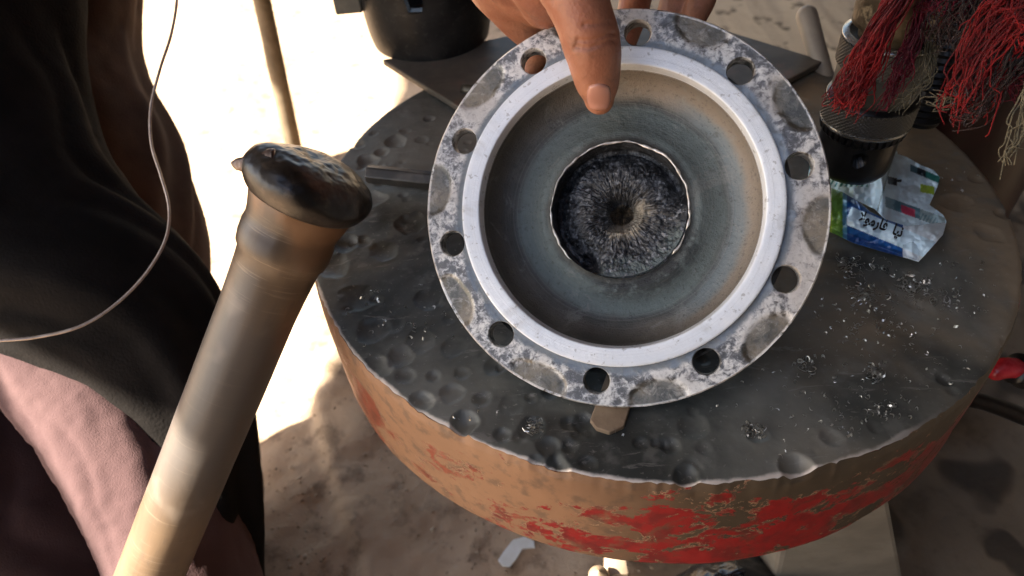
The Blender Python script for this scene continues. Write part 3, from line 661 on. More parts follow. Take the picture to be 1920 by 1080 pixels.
# ================================================================== clothes of the person on the left
def cloth(name, ctrl, mat, parent, ns=120, n=160, amp=.006, fr=(3, .5), seed=1, folds=9, fine=.0012):
    c = resample(ctrl, n); p = c[:, :3]; r = c[:, 3]; V, F = tubeVF(p, r, ns)
    T, N, B = frames(p); D = (V.reshape(n, ns, 3)-p[:, None]); D /= np.linalg.norm(D, axis=2)[..., None]; D = D.reshape(-1, 3)
    t = np.repeat(np.arange(n)/n, ns); a = np.tile(np.linspace(0, 2*pi, ns, endpoint=False), n)
    ww = a+1.3*fbm(np.c_[t*2.2, 0*t, 0*t], 1.5, 2, seed)
    f = np.abs(vn(np.c_[np.cos(ww)*folds/3, np.sin(ww)*folds/3, t*fr[0]], seed))
    f2 = fbm(np.c_[np.cos(ww)*3, np.sin(ww)*3, t*9], 1.4, 3, seed+5)
    V = V+D*(amp*(f*2-.6)+amp*.45*f2+fine*fbm(V, 120, 3, seed+9))[:, None]
    return mesh(name, V, F, mat, parent)
black = cloth_mat('cloth shaded black', (.009, .0075, .0065), (.016, .013, .011), fine=420, sheen=.0)  # shaded part of one mauve garment, the shade put into its colour
brown = cloth_mat('dark brown cloth', (.075, .045, .032), (.12, .072, .05), sheen=.05)  # brown raised to carry light bounced off the sunny ground
pink = cloth_mat('cloth sunlit pink', (.095, .054, .052), (.108, .062, .059), 18, 900, .05)  # sunlit band of the same garment, lightened in its colour
dred = cloth_mat('cloth shaded maroon', (.045, .022, .018), (.065, .032, .027), 9)  # same garment back in shade, darkened in its colour
def G(px, py, d, rpx): return np.array([*P(px, py, d), rpx*d/FPX])
ft = np.array([-.58, .42, 0])
legA = capsule([(*P(20, -420, .80), .10), (*P(70, 60, .84), .085), (*P(190, 520, .90), .07), (*P(270, 900, .96), .055), (-.44, .46, .06, .045)], 30, 20)
legB = capsule([(*P(-300, -300, .62), .10), (*P(-260, 300, .66), .08), (*P(-160, 800, .74), .07), (-.56, .16, .06, .045)], 30, 20)
hips = capsule([(*P(20, -420, .80), .12), (*P(-150, -430, .72), .14), (*P(-300, -300, .62), .12)], 14, 20)
shoeA = capsule([(-.44, .46, .045, .045), (-.40, .40, .04, .042), (-.36, .34, .035, .034)], 10, 16); shoeB = capsule([(-.56, .16, .045, .045), (-.52, .10, .04, .042), (-.48, .03, .035, .034)], 10, 16)
body = remesh('person', [legA, legB, hips, shoeA, shoeB], .008, sk, smooth_it=4)
tag(body, 'person standing at the left in loose clothes, shade and a sunlit band put into their colours', 'person')
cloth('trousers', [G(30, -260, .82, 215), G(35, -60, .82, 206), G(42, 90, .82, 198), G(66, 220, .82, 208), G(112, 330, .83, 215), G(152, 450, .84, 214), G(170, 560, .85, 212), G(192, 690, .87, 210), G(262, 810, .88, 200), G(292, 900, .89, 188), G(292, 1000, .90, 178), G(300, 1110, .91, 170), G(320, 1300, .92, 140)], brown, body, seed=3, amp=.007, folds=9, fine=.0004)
cloth('cloth_in_shade', [G(-150, -260, .66, 270), G(-130, -60, .66, 245), G(-110, 120, .66, 232), G(-70, 260, .66, 225), G(0, 385, .66, 215), G(95, 490, .66, 200), G(225, 590, .655, 182), G(300, 690, .65, 152), G(356, 800, .65, 122), G(386, 910, .65, 98), G(398, 1020, .65, 86), G(400, 1140, .65, 84), G(395, 1280, .65, 80)], black, body, seed=8, amp=.007, folds=8, fine=.0004)
cloth('cloth_in_sun', [G(-300, 340, .66, 70), G(-150, 450, .66, 80), G(-30, 550, .65, 90), G(68, 650, .64, 100), G(140, 726, .635, 112), G(205, 800, .63, 120), G(268, 890, .63, 128), G(316, 975, .63, 130), G(355, 1080, .63, 130), G(385, 1190, .64, 124)], pink, body, seed=13, amp=.0026, folds=7, fine=.0012)
cloth('cloth_low_shade', [G(-300, 640, .78, 190), G(-180, 740, .78, 200), G(-70, 850, .78, 205), G(30, 960, .78, 205), G(100, 1080, .78, 195), G(130, 1300, .78, 170)], dred, body, seed=21, amp=.004, folds=6)

# loose wire
wp = [P(334, -160, .60), P(333, -20, .58), P(322, 60, .57), P(300, 130, .56), P(283, 200, .555), P(284, 270, .55), P(302, 330, .545), P(317, 390, .54), P(310, 450, .53), P(272, 515, .52), P(215, 572, .51), P(150, 612, .50), P(70, 632, .495), P(-10, 639, .49), P(-200, 650, .48)]
o = tube('wire', resample(wp, 120), .0011, simple('grey wire', (.42, .33, .27), (.55, .46, .39), 200, .35, .4), ns=8)
tag(o, 'thin wire hanging in front of the dark clothes at the left edge', 'wire')

# leaning wooden pole on the sunny ground
p0 = Pz(556, 300, .02); p1 = P(478, -60, 1.45); dr = p1-p0
def pole():
    pts_ = np.array([p0-.06*dr, p0, p0+dr*.5, p1, p1+dr*.5, p1+dr*1.2]); pts_ = resample(pts_, 60)
    return tubeVF(pts_, .0185, 14, disp=lambda v: .0016*fbm(v*[1, 1, .3], 30, 3, 2))
V, F = pole(); o = mesh('pole', V, F, simple('weathered wood', (.105, .075, .04), (.165, .12, .07), 24, .8))
tag(o, 'slim brown wooden pole standing on the sunlit ground behind the axle shaft', 'pole')

# ================================================================== drill press
dpz = thing('drill_press', 'drill press with black keyed chuck and dark red column at the upper right', 'drill press')
blk = simple('black chuck steel', (.010, .010, .011), (.022, .021, .021), 60, .32, .45, b=.2)
knm = MT('knurled steel', rough=.35, metal=.6, color=(.10, .097, .09)); 
brn = simple('greasy brown spindle', (.045, .032, .018), (.14, .10, .055), 30, .45, .35, b=.6, bd=.002, c3=(.42, .33, .20), s3=110)
grn = simple('dark grey cast', (.05, .05, .04), (.09, .085, .07), 30, .5, .3)
ck = P(1600, 289, .47); cdn = np.array([0, 0, -1.]); cx0, cy0 = ck[0], ck[1]; cz0 = ck[2]-.012
u1 = 1350/.47
def ring(name, prof, mat, n=96, disp=None, sm=True):
    V, F = latheVF(prof, n, disp); V = V+[cx0, cy0, cz0]; return mesh(name, V, F[:, ::1], mat, dpz, smooth=sm)
r1 = 67/u1
# nose with key hole (a real recess)
def nose(V):
    V = V.copy(); an = np.arctan2(V[:, 1], V[:, 0]); r = np.hypot(V[:, 0], V[:, 1])
    d = np.hypot((an+1.92)*r1, V[:, 2]-.0225)
    inn = (r > r1*.9); s = np.where(inn & (d < .0046), .62, 1.); V[:, :2] *= s[:, None]; return V
pz = [(.0001, .003), (.006, .003), (.0065, 0), (r1*.62, .0), (r1*.86, .002), (r1*.97, .006)]+[(r1, t) for t in np.linspace(.009, .036, 28)]
ring('chuck_nose', pz, blk, 260, nose)
a = np.linspace(0, 2*pi, 60, endpoint=True)
# gear teeth on the collar underside
T = []
for k in range(36):
    an = 2*pi*k/36; c, s = math.cos(an), math.sin(an); R_ = np.array([[c, -s, 0], [s, c, 0], [0, 0, 1]])
    V = np.array([(r1*.98, -.0013, .030), (r1*1.10, -.0010, .0335), (r1*1.10, .0010, .0335), (r1*.98, .0013, .030), (r1*.98, -.0020, .038), (r1*1.13, -.0019, .038), (r1*1.13, .0019, .038), (r1*.98, .0020, .038)])
    T.append((V @ R_.T, [[0, 1, 2, 3][::-1], [4, 5, 6, 7], [0, 1, 5, 4], [1, 2, 6, 5], [2, 3, 7, 6], [3, 0, 4, 7]]))
V, F = join(T); mesh('gear_tooth', V+[cx0, cy0, cz0], F, blk, dpz, smooth=False, kind='stuff')
def knurl(V):
    V = V.copy(); an = np.arctan2(V[:, 1], V[:, 0]); r = np.hypot(V[:, 0], V[:, 1]); z_ = V[:, 2]
    k = (np.abs(((an*60/(2*pi)+z_*420) % 1)-.5)+np.abs(((an*60/(2*pi)-z_*420) % 1)-.5))
    V[:, :2] *= (1+.05*k)[:, None]; return V
rk = r1*1.14
brt = simple('polished edge steel', (.34, .34, .33), (.24, .24, .23), 100, .25, .8)
V, F = latheVF([(rk, .038), (rk*1.015, .0388), (rk*1.015, .0400), (rk, .0408)], 96); mesh('collar_edge', V+[cx0, cy0, cz0], F, brt, dpz)
ring('knurled_collar', [(rk*.985, t) for t in np.linspace(.0408, .055, 26)], knm.m, 480, knurl)
V, F = latheVF([(rk*1.0, .055), (rk*.98, .0563), (r1*.98, .0568), (r1*.95, .058)], 96); mesh('collar_top', V+[cx0, cy0, cz0], F, blk, dpz)
ring('chuck_body', [(r1*1.0, .057), (r1*1.05, .060), (r1*1.05, .075), (r1*1.0, .077)], grn, 96)
ring('knurled_band', [(r1*1.10, t) for t in np.linspace(.077, .092, 24)], knm.m, 480, knurl)
V, F = latheVF([(r1*.9, .0768), (r1*1.09, .0768), (r1*1.105, .0772)], 96); mesh('band_bottom', V+[cx0, cy0, cz0], F, blk, dpz)
V, F = latheVF([(r1*1.10, .092), (r1*1.14, .0925), (r1*1.15, .0935), (r1*1.14, .0945), (r1*1.0, .095), (r1*.98, .095)], 96); mesh('top_edge', V+[cx0, cy0, cz0], F, brt, dpz)
ring('chuck_top', [(r1*1.0, .0946), (r1*.70, .093), (r1*.62, .093)], blk, 96)
def rgh(V): V = V.copy(); r = np.hypot(V[:, 0], V[:, 1]); V[:, :2] *= (1+.045*fbm(V, 120, 4, 4))[:, None]; return V
ring('spindle_sleeve', [(r1*(.80 if t < .1 else 1.0), t) for t in np.linspace(.093, .33, 90)], brn, 140, rgh)
# big head casting to the right of the spindle, and the feed rack
hb = P(1700, 150, .60)
V, F = latheVF(resample([(.036, 0), (.038, .003), (.038, .12), (.038, .3)], 40), 64); mesh('quill_guide', V+[hb[0]-.014, hb[1], hb[2]-.004], F, grn, dpz)
rk0 = P(1738, 215, .53); nt = 26; T = []
V, F = latheVF([(.0002, 0), (.013, 0)]+[(.0135+.0022*(k % 2), .003+.0026*k) for k in range(100)], 40)
mesh('feed_screw', V+[rk0[0]-.004, rk0[1], rk0[2]-.004], F, blk, dpz, smooth=False)
# column, dark red, behind the table
red = MT('dark red paint', rough=.4, spec=.5); n1 = red.noise(9, 5, .65); n2 = red.noise(70, 4)
c = red.mix(red.step(n1, .38, .6), (.008, .006, .005), (.035, .005, .005)); red.color(c); red.bump(n2, .3, .001)
cc = np.array([TC[0]+.322, TC[1]+.165]); V, F = latheVF(resample([(.10, 0), (.10, .3), (.098, .45), (.096, .60), (.062, .68), (.058, .8), (.058, 1.3)], 90), 72, lambda V: V*(1+.012*fbm(V, 12, 3, 4))[:, None])
mesh('column', V+[cc[0], cc[1], 0], F, red.m, dpz)
V, F = prism([(cc[0]-.10, cc[1]+.02), (cc[0]+.25, cc[1]+.02), (cc[0]+.25, cc[1]+.25), (cc[0]-.10, cc[1]+.25)], .0, .03); bevel(mesh('base_plate', V, F, red.m, dpz, smooth=False), .008)
V, F = box((cc[0]-.03, cc[1]-.02, ZT+.36), (.30, .26, .16)); bevel(mesh('head_casting', V, F, red.m, dpz, smooth=False), .02, 4)
mb = P(1925, 330, .60); V, F = latheVF(resample([(.0002, 0), (.030, .0), (.043, .008), (.048, .03), (.050, .10), (.050, .30)], 60), 64, lambda V: V*(1+.02*fbm(V, 25, 3, 4))[:, None])
mesh('motor_housing', V+[mb[0], mb[1], max(mb[2], ZT+.02)], F, red.m, dpz)
# feed lever
lv = [P(1513, 30, .66), P(1530, 90, .655), P(1548, 150, .65), P(1570, 215, .64), P(1640, 260, .62)]
V, F = capsule([(*p, .0095*s) for p, s in zip(lv, (1.0, .92, .88, .86, .86))], 30, 20)
o = mesh('feed_lever', V, F, simple('greyish lever', (.24, .20, .155), (.30, .25, .19), 30, .5), dpz)
# clamp handle beside the table
h0 = P(1868, 690, .56); h1 = P(1898, 694, .56)
V, F = capsule([(*P(1868, 697, .56), .007), (*P(1884, 690, .56), .0082), (*P(1902, 690, .56), .008)], 14, 20)
ch = thing('clamp_handle', 'red knob on a dark screw beside the right edge of the table', 'clamp handle')
mesh('knob', V, F, simple('glossy red knob', (.55, .04, .05), (.35, .015, .02), 80, .25), ch)
tube('collar', np.linspace(P(1904, 690, .56), P(1925, 702, .565), 6), .0125, blk, ch, ns=24)
tube('screw', np.linspace(P(1922, 702, .565), P(2010, 745, .585), 30), [.0042+.0006*(i % 2) for i in range(30)], brt, ch, ns=14)
# arm carrying it down to the base
tube('stem', resample([P(1925, 702, .566), P(1960, 790, .60), (TC[0]+.36, TC[1]+.02, .25), (TC[0]+.36, TC[1]+.03, .0)], 20), .008, blk, ch, ns=14)

# ================================================================== yarn fringe
yf = thing('yarn_fringe', 'frayed red and olive yarn fringe hanging in front of the drill press', 'yarn fringe')
yr = cloth_mat('red yarn', (.25, .010, .010), (.09, .005, .007), 60, 900, .1); yc = cloth_mat('crimson yarn', (.13, .009, .02), (.06, .005, .010), 60, 900, .1)
yo = cloth_mat('olive yarn', (.16, .135, .085), (.085, .075, .05), 60, 900, .1); yk = cloth_mat('dark yarn', (.012, .006, .005), (.028, .010, .008), 60, 900, .2)
def tassel(ctrl, n, mat, w0, w1, r=.00048, seed=0, curl=.5):
    rg = random.Random(seed); parts = []; c = resample([P(*p) for p in ctrl], 34)
    T, N, B = frames(c)
    for k in range(int(n*1.15)):
        a = rg.uniform(0, 2*pi); q_ = math.sqrt(rg.random()); ph = rg.uniform(0, 9); end = int(34*rg.uniform(.80, 1)); tt_ = np.linspace(0, 1, 34)
        wv = (w0+(w1-w0)*tt_**1.6)*q_; a2 = a+tt_*rg.uniform(-2, 2)
        p = c+N*(np.cos(a2)*wv)[:, None]+B*(np.sin(a2)*wv)[:, None]
        s = np.c_[tt_*7+ph, 0*tt_+k, 0*tt_]; p = p+np.c_[vn(s, 1), vn(s, 2), vn(s, 3)]*(.0062*curl*tt_)[:, None]*2
        parts.append(tubeVF(p[:end], np.linspace(r, r*.5, end), 5))
    V, F = join(parts); return mesh('tassel', V, F, mat, yf)
tassel([(1745, -90, .36), (1690, 0, .36), (1645, 65, .36), (1612, 125, .362), (1588, 170, .364), (1566, 212, .366)], 60, yr, .0050, .0075, seed=1)
tassel([(1720, -90, .365), (1672, 10, .365), (1650, 80, .365), (1630, 140, .366), (1612, 180, .367), (1598, 208, .368)], 40, yr, .0045, .0055, seed=2)
tassel([(1790, -90, .38), (1742, -10, .38), (1720, 60, .38), (1700, 110, .38), (1675, 165, .382), (1655, 208, .384)], 36, yc, .0042, .0045, seed=3)
tassel([(1800, -60, .39), (1752, 20, .39), (1742, 90, .39), (1738, 140, .39), (1708, 178, .39), (1682, 208, .39)], 14, yo, .0028, .0026, seed=4)
tassel([(2000, -90, .34), (1925, 10, .34), (1880, 60, .34), (1840, 120, .342), (1815, 180, .345), (1798, 232, .348)], 60, yr, .016, .0075, seed=5)
tassel([(2040, 20, .34), (1950, 70, .34), (1890, 110, .34), (1848, 160, .342), (1818, 200, .344), (1790, 215, .346)], 40, yk, .010, .008, seed=6)
tassel([(1990, -120, .335), (1960, -10, .335), (1930, 40, .336), (1905, 70, .338), (1880, 110, .34)], 110, yr, .022, .018, seed=7)
tassel([(1900, -120, .36), (1850, -30, .36), (1820, 20, .36), (1800, 60, .362), (1790, 90, .364)], 70, yk, .020, .012, seed=8)
tassel([(1850, -120, .365), (1800, -50, .365), (1770, 0, .366), (1750, 30, .368)], 60, yc, .014, .010, seed=9)
tassel([(2030, 60, .33), (1960, 130, .33), (1925, 190, .33), (1908, 240, .33), (1898, 285, .33), (1893, 318, .33)], 12, yo, .006, .0026, seed=10)
tassel([(2010, 80, .34), (1935, 120, .34), (1905, 150, .34), (1915, 185, .34)], 16, yc, .010, .005, seed=11)
tassel([(1870, 140, .35), (1820, 165, .35), (1780, 182, .35), (1752, 178, .35)], 10, yo, .004, .004, seed=12)

# ================================================================== crumpled packet
pk = thing('snack_packet', 'crumpled blue, green and white plastic packet lying on the table under the chuck', 'packet')
def inpoly(x, y, poly):
    c = False; n = len(poly)
    for i in range(n):
        x1, y1 = poly[i]; x2, y2 = poly[i-1]
        if (y1 > y) != (y2 > y) and x < (x2-x1)*(y-y1)/(y2-y1)+x1: c = not c
    return c
PD = np.array([225., 92.]); PD /= np.linalg.norm(PD); PN = np.array([-PD[1], PD[0]])
def H2(a): a = a.lstrip('#'); v = [int(a[i:i+2], 16)/255 for i in (0, 2, 4)]; return np.array([((c+.055)/1.055)**2.4 if c > .04 else c/12.92 for c in v])
WHT = H2('dcf4ff'); TEAL = H2('3c8f86'); NAVY = H2('17437f'); BLUE = H2('1b5aa0'); GRN = H2('6d9a3c'); LIME = H2('a9c83c'); INK = H2('16242e'); GREY = H2('557f8c'); PINKC = H2('d04a6a'); PALE = H2('d8f2ec')
def printcol(px, py, which):
    s = (px-1545)*PD[0]+(py-350)*PD[1]; t = (px-1545)*PN[0]+(py-350)*PN[1]
    if which == 'top':
        if abs((px-1677)+.29*(py-285)) < 1.5 and py < 396: return H2('8fa6ad')
        if 1682 < px < 1690 and 336 < py < 341: return INK
        if 1722 < px < 1758 and 398+.3*(px-1722) < py < 412+.3*(px-1722) and (px*1.3+py*.7) % 9 < 4: return H2('6f8f96')
        if px < 1633 and py > 292+0*px:
            if px < 1634 and (px+.62*py) % 10 < 4.4 and (311 < py < 322 or 326 < py < 333 or 336 < py < 350) and (px*.37) % 7 > .9: return TEAL
            return PALE if px < 1600 else WHT
        if 1664 < px < 1682 and 330 < py-.25*(px-1664) < 344: return INK
        if 1707 < px < 1762:
            v = py-(308+.42*(px-1707))
            if 0 < v < 13: return GREY if px < 1720 else (INK if px < 1736 else TEAL*.8)
        if 1726 < px < 1752 and 345 < py-.2*(px-1726) < 360: return LIME
        v = py-(372+.36*(px-1660))
        if 1660 < px < 1772 and -4 < v < 16:
            if 1690 < px < 1716 and v > 1: return PINKC
            return GREY if px < 1725 else H2('9fb5b8')
        return WHT
    if px < 1580: return GRN*(.75+.4*((s*.35) % 1)) if px > 1560 else LIME*.8
    if px < 1588: return H2('5c95b0')
    # label band
    lt = t-(14+.02*s)
    if which == 'front' and s > 62 and 0 < (py-(391+.42*(px-1605))) < 38: return WHT
    if px > 1693: return H2('dfe8ec')
    return NAVY if (py-.35*px) % 24 < 13 else BLUE
pvm = MT('printed packet film', rough=.28, spec=.6); pvm.color(pvm.attr('print')); pvm.bump(pvm.noise(240, 3), .25, .0009); pvm.set('Coat Weight', .4)
def sheet(name, poly, zfun, which, step=1.25, seed=0):
    xs = np.arange(min(p[0] for p in poly), max(p[0] for p in poly), step); ys = np.arange(min(p[1] for p in poly), max(p[1] for p in poly), step)
    P2 = []; E_ = []; n = len(poly)
    for i in range(n):
        a, b = np.array(poly[i]), np.array(poly[(i+1) % n]); m_ = max(1, int(np.linalg.norm(b-a)/step))
        for k in range(m_):
            P2.append(tuple(a+(b-a)*k/m_))
    m0 = len(P2); E_ = [(i, (i+1) % m0) for i in range(m0)]
    for x in xs:
        for y in ys:
            if inpoly(x, y, poly): P2.append((x+random.uniform(-.2, .2), y+random.uniform(-.2, .2)))
    r_ = geometry.delaunay_2d_cdt([Vector(p) for p in P2], E_, [], 1, 1e-4)
    vv = np.array([v[:] for v in r_[0]]); q_ = np.c_[vv/1000, 0*vv[:, 0]]
    h = np.array([zfun(*v) for v in vv])++.0034*np.abs(fbm(q_, 30, 3, seed))+.0014*fbm(q_, 90, 2, seed+3)
    V = np.array([Pz(v[0], v[1], ZT+max(hh, .0006)) for v, hh in zip(vv, h)])
    colr = np.array([printcol(v[0], v[1], which) for v in vv])
    o = mesh(name, V, [list(f) for f in r_[2]], pvm.m, pk, col=colr)
    so_ = o.modifiers.new('s', 'SOLIDIFY'); so_.thickness = .0002; return o
sheet('back_panel', [(1515, 330), (1522, 290), (1548, 300), (1600, 318), (1650, 306), (1672, 282), (1681, 282), (1684, 289), (1700, 294), (1728, 310), (1750, 318), (1763, 333), (1757, 352), (1743, 384), (1768, 402), (1775, 415), (1768, 440), (1700, 430), (1660, 412), (1640, 392), (1600, 372), (1560, 352), (1530, 350)],
      lambda x, y: .006+.0035*math.sin((x-1540)/38.)+.010*math.exp(-((x-1655)/14.)**2), 'top', seed=2)
sheet('front_panel', [(1520, 345), (1545, 348), (1580, 360), (1610, 378), (1632, 397), (1662, 412), (1700, 424), (1740, 420), (1775, 416), (1768, 440), (1745, 466), (1722, 491), (1700, 484), (1650, 470), (1600, 455), (1560, 436), (1525, 425)],
      lambda x, y: .006+.011*max(0, 1-((y-(398+.38*(x-1600)))/46.)**2), 'front', seed=7)
sheet('folded_corner', [(1692, 452), (1724, 428), (1723, 490), (1692, 480)], lambda x, y: .014+.0*x, 'front', seed=9)
# lettering on the label
cu = bpy.data.curves.new('t', 'FONT'); cu.body = "\uFEFB\uFEEE\uFEE3\uFEAD\uFE8E\uFED3  \uFE8E\uFBFF\uFEE7"; cu.offset = .036; cu.size = 1
ot = bpy.data.objects.new('t', cu); COL.objects.link(ot)
mt = bpy.data.meshes.new_from_object(ot.evaluated_get(bpy.context.evaluated_depsgraph_get())); bpy.data.objects.remove(ot)
co = np.array([v.co[:] for v in mt.vertices]); x0, x1 = co[:, 0].min(), co[:, 0].max()
LA, LB = np.array([1609., 411.]), np.array([1690., 443.]); ld = (LB-LA)/np.linalg.norm(LB-LA); ln = np.array([ld[1], -ld[0]]); sca = np.linalg.norm(LB-LA)/(x1-x0)
tg = [LA+ld*(c[0]-x0)*sca+ln*(c[1]-.06)*sca*1.35 for c in co]
def zfront(x, y): return .006+.011*max(0, 1-((y-(398+.38*(x-1600)))/46.)**2)
Vt = [Pz(t_[0], t_[1], ZT+zfront(*t_)+.0024) for t_ in tg]
ink = MT('black ink', rough=.5, color=(.012, .014, .02))
mesh('lettering', np.array(Vt), [list(p.vertices) for p in mt.polygons], ink.m, pk, smooth=False)

# ================================================================== metal shavings
shm = MT('bright shavings', rough=.34, metal=.9, color=(.52, .50, .46))
parts = []
cl = [(1600, 690, 150, 50), (1500, 780, 120, 20), (1800, 560, 70, 40), (720, 600, 110, 40), (1640, 590, 80, 60), (1590, 505, 26, 34), (1625, 548, 26, 20), (1700, 535, 30, 20), (1720, 550, 24, 24), (1620, 560, 30, 14), (1750, 560, 18, 10), (1640, 500, 22, 10), (1690, 520, 16, 8), (1410, 812, 16, 34), (1638, 704, 18, 36), (1510, 690, 18, 16), (1650, 760, 60, 40), (1560, 790, 46, 14), (1700, 640, 60, 20), (1800, 500, 50, 10), (1790, 330, 40, 10), (1560, 600, 40, 12), (1000, 806, 16, 24), (760, 600, 60, 14), (1150, 800, 40, 6), (1440, 740, 60, 8), (1650, 620, 50, 16), (1780, 690, 50, 12), (1480, 860, 60, 8), (700, 560, 50, 6), (880, 170, 30, 3), (860, 790, 60, 8)]
def curl(c, r, turns, w_, up):
    n = max(6, int(9*turns)); a0 = random.uniform(0, 6.28); t = np.linspace(0, 1, n)
    an = a0+t*2*pi*turns; rr2 = r*(1-.4*t); ctr_ = np.c_[np.cos(an)*rr2, np.sin(an)*rr2*random.uniform(.4, 1), up*np.abs(np.sin(t*pi*random.uniform(.5, 1.5)))]
    th = random.uniform(0, 6.28); R_ = np.array([[math.cos(th), -math.sin(th), 0], [math.sin(th), math.cos(th), 0], [0, 0, 1]])
    ctr_ = ctr_ @ R_.T+c; wv = np.array([0, 0, 1.])*w_+RNG.normal(size=3)*w_*.5
    V = np.concatenate([ctr_-wv/2, ctr_+wv/2]); F = [[i, i+1, n+i+1, n+i] for i in range(n-1)]; return V, F
for px, py, s, n in cl:
    for k in range(n):
        x, y = px+random.gauss(0, s*.55), py+random.gauss(0, s*.4); p = Pz(x, y)
        if np.hypot(*(p-TC)[:2]) > TR-.006: continue
        tight = s < 32
        parts.append(curl(p+[0, 0, .0012], random.uniform(.0010, .0034 if tight else .0020), random.uniform(.25, 1.2 if tight else .6), random.uniform(.0004, .0010), random.uniform(.0003, .003 if tight else .001)))
V, F = join(parts); mesh('metal_shavings', V, F, shm.m, smooth=False, kind='stuff')

# ================================================================== odds and ends on the ground
bagm = simple('black plastic bag', (.008, .009, .010), (.016, .018, .02), 20, .22, 0, b=.6, bd=.004)
bc = P(1400, 1130, .66); n = 120
V, F = latheVF(resample([(.0002, .13), (.03, .128), (.065, .11), (.088, .07), (.09, .03), (.075, 0), (.0002, 0)], 70), n)
V = V*np.array([1.0, .8, 1]); V = V*(1+.10*fbm(V, 9, 3, 3)+.05*np.abs(fbm(V, 38, 3, 6)))[:, None]+[bc[0], bc[1], max(bc[2]-.10, 0)*0+.0]
V[:, 2] *= (bc[2]+.02)/.13
o = mesh('plastic_bag', V, F[:, ::-1], bagm); tag(o, 'shiny black crumpled plastic bag standing under the front of the table', 'bag')
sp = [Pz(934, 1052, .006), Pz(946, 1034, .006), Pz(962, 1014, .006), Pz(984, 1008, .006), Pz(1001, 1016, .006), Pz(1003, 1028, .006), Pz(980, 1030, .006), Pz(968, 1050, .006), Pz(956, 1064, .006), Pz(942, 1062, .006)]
V, F = prism([p[:2] for p in sp], .006, .009); o = mesh('sun_spot_slab', V, F, simple('white sun spot', (.80, .76, .66), (.88, .85, .78), 30, .7), smooth=False); tag(o, 'small white sun spot standing for sunlight on the earth below the table rim', 'light_spot')  # pale slab stands in for a spot of sun on the earth
# threaded stud and pale board standing in front of the pedestal
bq = P(1122, 1085, .62); st = thing('threaded_stud', 'rusty threaded stud standing upright below the front of the table rim', 'stud', (bq[0], bq[1], 0))
V, F = latheVF([(.0002, 0)]+[(.0075+.0012*(k % 2), .0028*k) for k in range(int((bq[2]+.015)/.0028))]+[(.0002, bq[2]+.016)], 24); mesh('thread', V, F, simple('rusty thread', (.30, .20, .12), (.42, .30, .19), 60, .6, .3), st, smooth=False)
V, F = prism([(-.02*math.cos(i*pi/3), .02*math.sin(i*pi/3)) for i in range(6)][::-1], 0, .014); mesh('nut', V, F, simple('rusty nut', (.2, .13, .08), (.3, .2, .12), 60, .6, .3), st, smooth=False)
bq = P(1157, 1085, .64); V, F = box((bq[0], bq[1]+.01, (bq[2]+.02)/2), (.017, .03, bq[2]+.02)); o = mesh('batten', V, F, simple('pale wood batten', (.38, .28, .18), (.5, .38, .26), 30, .7), smooth=False); bevel(o, .001)
tag(o, 'pale upright wooden batten beside the rusty stud under the table', 'batten')

# ================================================================== added unseen tarpaulin cut to place sun and shade
HZ = 1.9
def TP(p): p = np.asarray(p); t = (HZ-p[2])/SUN[2]; return (p+SUN*t)[:2]
tm = simple('shade sheet brown', (.035, .030, .024), (.055, .048, .038), 4, .9)
e1 = TP(Pz(636, 690, 0)); e2 = TP(Pz(560, 790, 0)); e3 = TP(Pz(480, 872, 0))
outer = [(1.5, -1.1), (1.5, 3.6)]
edge_ = [TP(Pz(1000, -250, 0)), TP(Pz(760, 60, 0)), TP(Pz(720, 400, 0)), TP(Pz(648, 640, 0)), TP(Pz(622, 716, 0)), TP(Pz(590, 735, 0)), TP(Pz(560, 790, 0)), TP(Pz(520, 845, 0)), TP(Pz(480, 880, 0)), TP(Pz(420, 925, 0)), TP(Pz(300, 1010, 0)), TP(Pz(220, 1080, 0))]
edge_ += [np.array([edge_[-1][0]-.0, -1.1]), np.array([-1.0, -1.1]), np.array([-.92, .12]), np.array([.10, .05]), np.array([.12, -1.1])]  # notch opened overhead to bring sky light onto the flange
loopo = outer+[tuple(e) for e in edge_]
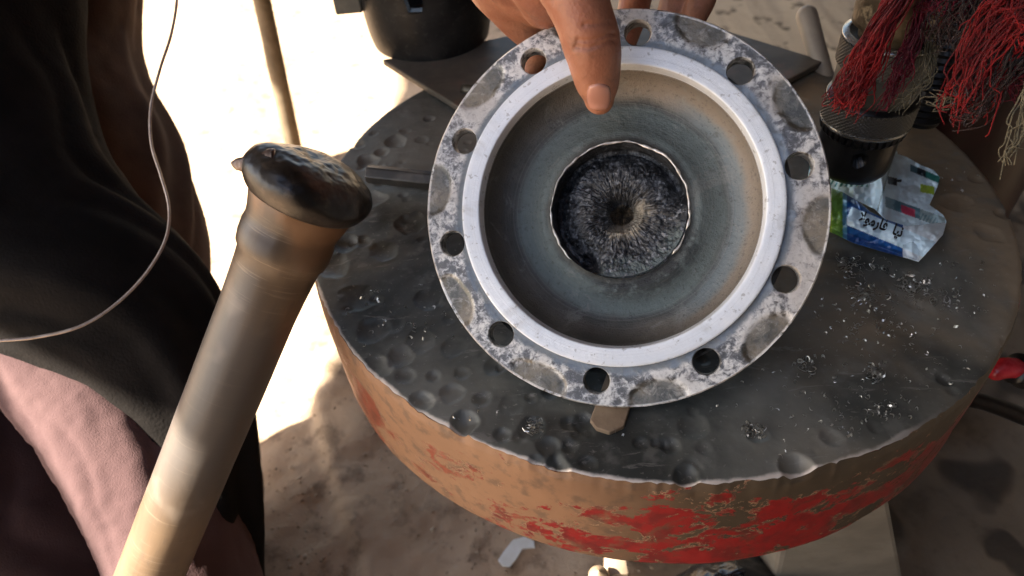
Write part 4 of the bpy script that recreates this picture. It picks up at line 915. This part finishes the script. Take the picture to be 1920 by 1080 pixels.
hole = [(-1.755, .12), (-1.752, .03), (-1.775, -.05), (-1.994, -.06), (-2.148, -.023), (-2.073, .076), (-2.06, .155), (-2.031, .229), (-1.983, .19), (-1.964, .162), (-1.931, .124), (-1.85, .118)]  # hole placed to let sun onto the lit cloth and lower shaft
pts2 = [Vector(p) for p in loopo]+[Vector(h) for h in hole]
n0 = len(loopo); n1_ = len(hole)
E_ = [(i, (i+1) % n0) for i in range(n0)]+[(n0+i, n0+(i+1) % n1_) for i in range(n1_)]
r_ = geometry.delaunay_2d_cdt(pts2, E_, [], 0, 1e-6)
vv = np.array([v[:] for v in r_[0]]); F = []
hl = [tuple(h) for h in hole]; lo_ = [tuple(l) for l in loopo]
for f in r_[2]:
    c = vv[list(f)].mean(0)
    if inpoly(c[0], c[1], lo_) and not inpoly(c[0], c[1], hl): F.append(list(f))
o = mesh('shade_sheet', np.c_[vv, np.full(len(vv), HZ)], F, tm, smooth=False); so_ = o.modifiers.new('s', 'SOLIDIFY'); so_.thickness = .002
tag(o, 'added unseen tarpaulin stretched overhead to shade the work place', 'shade_sheet')

cv = []  # hanging sheet added out of view to cut fill light from the right
yy = np.linspace(-1.1, 3.6, 90)
for z_ in np.linspace(HZ-.004, .02, 24): cv += [(1.5+.05*math.sin(y*9)*(HZ-z_)/HZ+.02*math.sin(y*23+z_*3), y, z_) for y in yy]
o = mesh('shade_sheet', cv, gridF(24, 90), tm); tag(o, 'added unseen tarpaulin side curtain hanging to the right of the drill press', 'shade_sheet')
so_ = o.modifiers.new('s', 'SOLIDIFY'); so_.thickness = .002

cv = []  # second sheet added out of view to cut light from behind the camera
xx = np.linspace(-.9, 1.46, 60)
for z_ in np.linspace(HZ-.004, .02, 24): cv += [(x, -1.1+.05*math.sin(x*11)*(HZ-z_)/HZ+.02*math.sin(x*27+z_*3), z_) for x in xx]
o = mesh('shade_sheet', cv, gridF(24, 60), tm); tag(o, 'added unseen tarpaulin curtain hanging behind the viewer of the work table', 'shade_sheet')
so_ = o.modifiers.new('s', 'SOLIDIFY'); so_.thickness = .002
